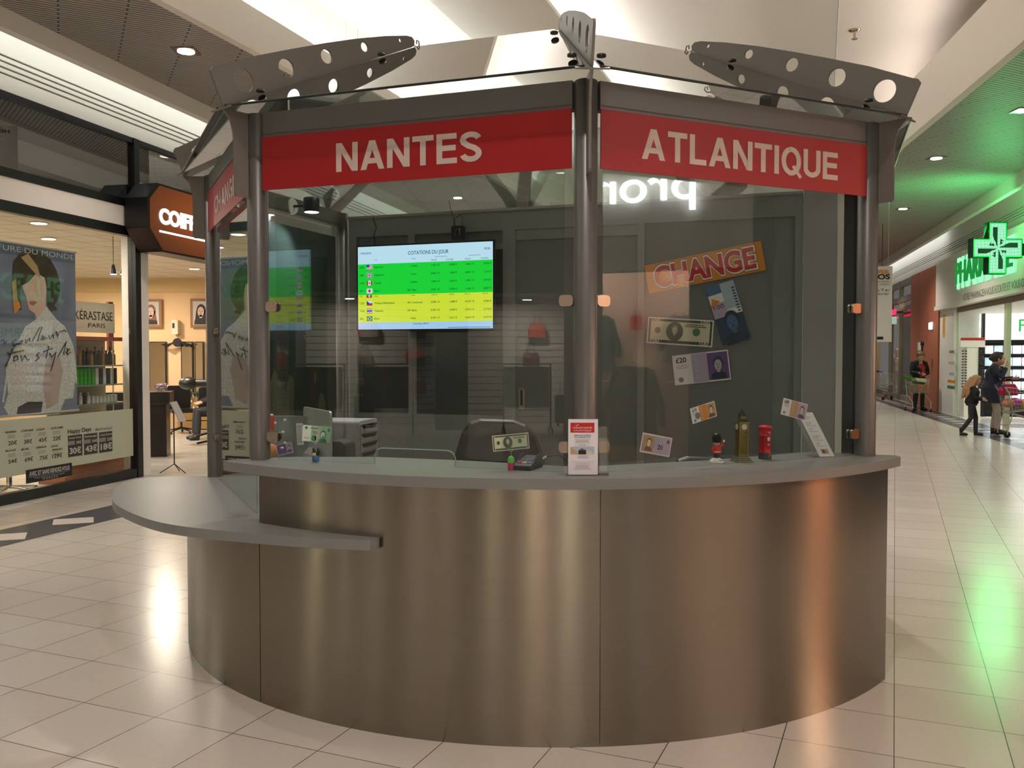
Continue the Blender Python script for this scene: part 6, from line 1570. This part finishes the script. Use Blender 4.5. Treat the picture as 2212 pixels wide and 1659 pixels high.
# woman with the right trolley
q = fl(2160, 938); H = 1.72
J = dict(head=(.0, -.06, 1.56), neck=(0, -.01, 1.44), chest=(0, 0, 1.26), pelvis=(0, .02, .92), nod=-.05, turn=.35,
         shL=(.19, 0, 1.37), elL=(.25, -.12, 1.13), wrL=(.10, -.36, 1.16), shR=(-.19, 0, 1.37), elR=(-.22, -.14, 1.16), wrR=(-.05, -.22, 1.40), palmL=(0, 0, 1), palmR=(1, 0, 0),
         hipL=(.1, .02, .88), knL=(.11, -.03, .49), anL=(.11, .03, .09), toL=(.12, -.13, .04), hipR=(-.1, .02, .88), knR=(-.10, -.08, .49), anR=(-.10, -.08, .09), toR=(-.12, -.24, .04))
person('person in a navy coat and pale trousers behind the right trolley, hand to mouth', (q.x, q.y + .25, 0), R(55), H, J, dict(top=M('cloth_navy', '1c2136', .8), legs=M('cloth_stone', 'a89c8c', .8), shoes=M('shoe_brown', '4a3422', .6), hair=M('hair_dark', '33241c', .6, noise=.15, scale=50), bun=True, hem=.16, fit=.98, coat=1.18))
# client seated in the salon, half hidden by the booth post
q = at(446, 790, 17.6)
J = dict(head=(0, -.02, 1.26), neck=(0, .02, 1.12), chest=(0, .05, .95), pelvis=(0, .08, .58), nod=.1, shL=(.18, .04, 1.05), elL=(.24, -.06, .8), wrL=(.1, -.3, .72), shR=(-.18, .04, 1.05), elR=(-.24, -.06, .8), wrR=(-.1, -.3, .72),
         hipL=(.1, .05, .56), knL=(.13, -.36, .56), anL=(.13, -.38, .1), toL=(.14, -.54, .04), hipR=(-.1, .05, .56), knR=(-.13, -.36, .56), anR=(-.13, -.38, .1), toR=(-.14, -.54, .04))
person('person in black cape and blue cap seated in the salon behind the far left post', (q.x + .18, 17.6, 0), R(-60), 1.68, J, dict(top=M('cloth_black', '17171b'), legs=M('cloth_charcoal', '2a2c30'), shoes=m_dark, hair=M('cap_blue', '28347c', .6)), voxel=.014)
# ================================================================== SHOPS BEHIND THE CAMERA (seen mirrored in the booth glass)
m_dshop = M('facade_dark', '242628', .4)
# right: clothes shop with lit name, warm display wall
WQ = Wall((XRW(6), 6), (-.25, -1))       # x grows towards -Y
struct('wall_right', MB().box(-5, .2, 0, .2, 0, 3.1, m_dshop).box(3.0, 4.3, 0, .2, 0, 3.1, m_dshop).box(.2, 1.6, 0, .2, 0, 3.1, m_dshop).box(-5, 4.3, 0, .2, 3.1, 4.33, m_dshop).box(4.3, 10.5, 0, .2, 2.62, 4.33, m_fasc).box(4.3, 5.0, 0, .2, 0, 2.62, m_dshop).box(-5, 24, 0, .2, 4.33, 5.6, m_fasc).box(10.5, 10.95, 0, .2, 0, 2.95, m_dshop).box(11.7, 15.4, 0, .2, 0, 2.95, m_dshop).box(17.6, 20, 0, .2, 0, 2.95, m_dshop).box(10.5, 20, 0, .2, 2.95, 4.33, m_fasc), loc=WQ.pt(0), rz=WQ.rz)
s_of = lambda Y: (6 - Y) / math.cos(math.atan(.25))
sp0, sp1 = s_of(1.22), s_of(-.75)
t = WQ.thing('shop_name_sign', 'white lit lowercase shop name mirrored in the right booth window', 'illuminated sign', sp0, -.06, 3.40)
MB().text('promod', 0, 0, sp1 - sp0, .38, em('name_white', 'f6fbff', 16.0), 0, .06, bold=.0).build('lettering', t)
# display interior
struct('wall_back', MB().box(5.0, 10.5, 1.7, 1.8, 0, 2.95, M('display_pink', 'd8bcab', .7)).box(4.95, 5.05, .2, 1.8, 0, 2.95, m_wallp).box(10.4, 10.5, .2, 1.8, 0, 2.95, m_wallp).box(5.0, 10.5, .2, 1.8, 2.9, 2.95, m_ceil), loc=WQ.pt(0), rz=WQ.rz)
for x in (5.6, 6.6, 7.6, 9.0): lamp('display_lamp', 'AREA', WQ.pt(x, 1.3, 2.85), 34, (1, .80, .66), .25, target=WQ.pt(x, 1.7, 1.7))
gar = [('e8', M('cloth_teal', '3c5450', .8)), ('b', M('cloth_grey', '7c746c', .8)), ('c', M('cloth_rose', 'a47c78', .8)), ('d', M('cloth_black', '17171b'))]
def garment(a, z, w, h, m, lab, off=1.55):
    t = WQ.thing('hanging_garment', lab, 'clothing', a, off, z, 'garments mirrored in the right booth window')
    MB().tube([(0, 0, h / 2 + .12), (.02, 0, h / 2 + .16), (0, 0, h / 2 + .06)], .005, m_chrome, 5).tube([(-w * .35, 0, h / 2 - .02), (0, 0, h / 2 + .06), (w * .35, 0, h / 2 - .02)], .008, m_chrome, 5).build('hanger', t)
    rg = []
    for k in range(9):
        f = k / 8; ww = w * (.34 + .2 * min(1, f * 3) + .06 * sin(f * 7)) ; zz_ = h / 2 - f * h; d = .04 + .03 * f
        rg.append([(ww * cos(2 * PI * j / 16), d * sin(2 * PI * j / 16) + .012 * sin(j * 2.4 + k), zz_) for j in range(16)])
    MB().loft(rg, m, caps=True, sm=True).build('garment_body', t)
    for sx in (-1, 1): MB().tube([(sx * w * .36, 0, h / 2 - .05), (sx * w * .6, 0, 0), (sx * w * .62, 0, -h * .25)], [.05, .045, .04], m, 8).build('sleeve', t)
for a, z, w, h, m, lab in ((5.5, 1.85, .42, .62, 1, 'grey knitted pullover high on the warm display wall'), (6.6, 1.8, .42, .75, 0, 'teal pullover between the two red bags'), (7.5, 1.6, .4, .8, 3, 'striped dark cardigan nearest the centre post'), (5.9, 1.0, .62, 1.0, 1, 'grey blouse hanging low in front of the display'), (7.0, .95, .6, 1.1, 2, 'dusty rose dress hanging low near the centre post'), (8.4, 1.2, .5, 1.0, 3, 'black dress at the dark end of the display')): garment(a, z, w, h, gar[m][1], lab, 1.55 if z > 1.5 else .8)
for a, lab in ((6.1, 'small red bag hanging on the display wall, right one'), (7.05, 'small red bag hanging on the display wall, left one')):
    t = WQ.thing('hanging_bag', lab, 'handbag', a, 1.6, 2.1, 'red bags on the display wall')
    MB().rbox(-.08, .08, -.03, .03, -.12, .08, M('bag_red', 'c02018', .4), .03, 'y').build('bag', t); MB().tube([(-.05, 0, .07), (0, 0, .22), (.05, 0, .07)], .006, m_dark).build('strap', t)
for a in (5.3, 6.2, 7.1, 8.6): tag(MB().box(-.35, .35, -.12, .12, 0, .02, m_white).box(-.1, .1, -.14, -.12, .0, .09, m_white).build('display_shelf', None, WQ.pt(a, 1.5, 1.28), WQ.rz), 'white shelf with price card on the warm display wall', 'shelf', 'shelves on the display wall')
# left: bag shop facing the booth
rv = V3((-.709, -.712, 0)); base = V3((-.43, 4.05, 0)) + rv * 15.5
dirx = V3((-.712 * -1, -.709, 0)); dirx = V3((rv.y * -1 * -1, 0, 0)) if False else V3((-rv.y, rv.x, 0)) * -1
WB2 = Wall((base.x, base.y), (-rv.y * -1, rv.x * -1)) if False else Wall((base.x, base.y), (rv.y, -rv.x))
def slat_wall():
    m = bpy.data.materials.new('slatwall'); m.use_nodes = True
    nt = m.node_tree; b = nt.nodes['Principled BSDF']; N = nt.nodes.new; L = nt.links.new
    tc = N('ShaderNodeTexCoord'); br = N('ShaderNodeTexBrick'); br.offset = 0; mp = N('ShaderNodeMapping'); mp.inputs['Rotation'].default_value = (R(90), 0, 0)
    br.inputs['Scale'].default_value = 1; br.inputs['Mortar Size'].default_value = .012; br.inputs['Brick Width'].default_value = 40; br.inputs['Row Height'].default_value = .16
    br.inputs['Color1'].default_value = lin('d4ccc0'); br.inputs['Color2'].default_value = lin('d4ccc0'); br.inputs['Mortar'].default_value = lin('7a746c')
    L(tc.outputs['Object'], mp.inputs[0]); L(mp.outputs[0], br.inputs[0]); L(br.outputs[0], b.inputs['Base Color']); return m
m_sw = slat_wall()
struct('wall_rear', MB().box(-7, 7, 1.8, 1.9, 0, 3.0, m_sw).box(-9, 9, 0, 1.9, 3.0, 5.0, m_dshop).box(-9, -7, 0, .2, 0, 3, m_dshop).box(7, 7.25, 0, .2, 0, 3, m_dshop).box(8.15, 9, 0, .2, 0, 3, m_dshop).box(-1.1, -.4, .0, 1.8, 0, 3, m_dshop).box(2.6, 2.75, 0, 1.8, 0, 3, m_dshop), loc=WB2.pt(0), rz=WB2.rz)
for x in (-5, -2.5, 1.5, 4.5): lamp('shop_lamp', 'AREA', WB2.pt(x, .7, 2.9), 85, (1, .92, .82), .15)
bagc = [M('bag_red', 'c02018'), M('bag_black', '1c1a1a', .4), M('bag_maroon', '6a1420', .4), M('bag_taupe', '8a7c6c', .5), M('bag_coral', 'd0503c', .4)]
cn = ['red', 'black', 'maroon', 'taupe', 'coral']
rr = random.Random(11); k = 0
for row, z in enumerate((2.2, 1.55, .9)):
    for j in range(9):
        a = -5.6 + j * 1.35 + .3 * rr.random(); c = (row * 3 + j * 2) % 5
        if -1.5 < a < -.1: a += 1.3
        if 2.2 < a < 3.15: a = 3.25
        w = .17 + .05 * rr.random()
        t = WB2.thing('shop_bag', f'{cn[c]} handbag on the white slatwall of the bag shop mirrored in the left window', 'handbag', a, 1.66, z + .1 * rr.random(), f'{cn[c]} bags of the bag shop')
        MB().loft([[(-w, -.07, -.2), (w, -.07, -.2), (w, .07, -.2), (-w, .07, -.2)], [(-w * 1.05, -.08, 0), (w * 1.05, -.08, 0), (w * 1.05, .08, 0), (-w * 1.05, .08, 0)], [(-w * .8, -.04, .12), (w * .8, -.04, .12), (w * .8, .04, .12), (-w * .8, .04, .12)]], bagc[c], caps=True).build('bag', t)
        MB().tube([(-w * .5, 0, .1), (-w * .3, 0, .34), (w * .3, 0, .34), (w * .5, 0, .1)], .01, bagc[c], 6).build('strap', t)
for j, (a, c) in enumerate(((-4.6, 1), (-3.4, 1), (1.2, 1), (2.1, 2), (4.2, 1))):
    t = WB2.thing('suitcase', f'{cn[c]} upright suitcase on the bag shop floor mirrored in the left window', 'suitcase', a, .9, .07, f'{cn[c]} suitcases')
    MB().rbox(-.22, .22, -.14, .14, 0, .65, bagc[c], .05, 'y').build('shell', t); MB().tube([(-.1, .1, .64), (-.1, .1, .95), (.1, .1, .95), (.1, .1, .64)], .01, m_chrome, 6).build('pull_handle', t)
    for x in (-.16, .16):
        for y in (-.1, .1): MB().lathe([(.032, -.012), (.032, .012)], m_rubber, (x, y, -.035), 10, ax='x').build('castor', t)
for j, a in enumerate((-3.9, -2.3, .6, 2.0, 3.6)):
    t = WB2.thing('clothes_rail', 'black wheeled rail loaded with dark bags mirrored behind the chair', 'rail', a, -.9, 0, 'black wheeled rails')
    MB().tube([(-.5, 0, .1), (-.5, 0, 1.45), (.5, 0, 1.45), (.5, 0, .1)], .02, m_dark).tube([(-.5, -.25, .1), (-.5, .25, .1)], .02, m_dark).tube([(.5, -.25, .1), (.5, .25, .1)], .02, m_dark).build('rail_frame', t)
    for x in (-.5, .5):
        for y in (-.25, .25): MB().lathe([(.045, -.015), (.045, .015)], m_rubber, (x, y, .0455), 12, ax='x').build('castor', t)
    for i in range(6):
        MB().rbox(-.07, .07, -.2, .2, -.22, .22, bagc[1], .03, 'y').v
        b_ = MB().rbox(-.44 + i * .15, -.28 + i * .15, -.24, .24, .55, 1.40, bagc[1 if i % 3 else 2], .03, 'y'); b_.build('hung_bag', t)
# bare black display tree
t = WB2.thing('display_tree', 'bare black branching display tree mirrored left of the centre post', 'tree', -4.2, -3.2, 0)
rt = random.Random(4); mb = MB()
def branch(p, d, r_, n):
    q = p + d * (.42 + .2 * rt.random()) * (1.0 if n > 3 else .75); mb.tube([p, (p + q) / 2 + V3((rt.uniform(-.04, .04), 0, .02)), q], [r_, r_ * .85, r_ * .7], m_black, 7)
    if n:
        for s_ in (-1, 1):
            v = (d + V3((s_ * rt.uniform(.4, .8), rt.uniform(-.4, .4), rt.uniform(0, .3)))).normalized(); branch(q, v, r_ * .66, n - 1)
mb.tube([(0, 0, 0), (.03, 0, .7), (0, 0, 1.25)], [.11, .085, .075], m_black, 10); branch(V3((0, 0, 1.2)), V3((0, 0, 1)), .07, 4); mb.build('branches', t)
MB().lathe([(.35, 0.001), (.35, .04), (.12, .06)], m_black, n=24).build('base', t)

# added lit niches behind the camera, no known shops: their glow streaks the steel
def lit_niche(W, x0, x1, col, e, lc, back='d8d0c4', h=2.9):
    struct('wall_back', MB().box(x0, x1, 1.6, 1.7, 0, h, M('niche_back_' + back, back, .7)).box(x0, x1, .0, 1.7, h, h + .05, m_ceil).box(x0 - .1, x0, 0, 1.7, 0, h, m_dshop).box(x1, x1 + .1, 0, 1.7, 0, h, m_dshop), loc=W.pt(0), rz=W.rz)
    lamp('shop_lamp', 'AREA', W.pt((x0 + x1) / 2, .8, h - .05), e, lc, min(x1 - x0, 1.5))  # lamp of the added niche, sets a streak on the steel
WRR = Wall((-6, -15.5), (-1, 0))      # end of the mall far behind the camera; x grows towards -X
WRR = Wall((7.5, -14), (-1, -.05))
struct('wall_rear', MB().box(-3, 20, 1.75, 1.9, 0, 5.6, m_dshop).box(-3, 20, 0, 1.75, 2.95, 5.6, m_wallp), loc=WRR.pt(0), rz=WRR.rz)
for k, (a, b_, e, lc, bk) in enumerate(((-.4, .8, 300, (1, .9, .72), 'e0d8c0'), (4.8, 6.0, 380, (1, .92, .8), 'd8ccb8'), (8.0, 8.5, 650, (1, .75, .7), 'd8a8a0'), (8.7, 9.1, 650, (1, .93, .65), 'e0dca8'), (12.3, 13.6, 340, (1, .93, .8), 'd8ccb0'))): lit_niche(WRR, a, b_, bk, e, lc, bk)
lit_niche(WQ, 11.05, 11.6, 0, 1000, (.8, .9, 1), 'e8ecf4'); lit_niche(WQ, 1.7, 2.9, 0, 330, (1, .66, .42), 'c87848', 3.05); lit_niche(WB2, 7.3, 8.1, 0, 600, (1, .9, .6), 'e4d8a0'); lit_niche(WQ, 15.5, 17.5, 0, 150, (1, .85, .7), 'd8c0a8')
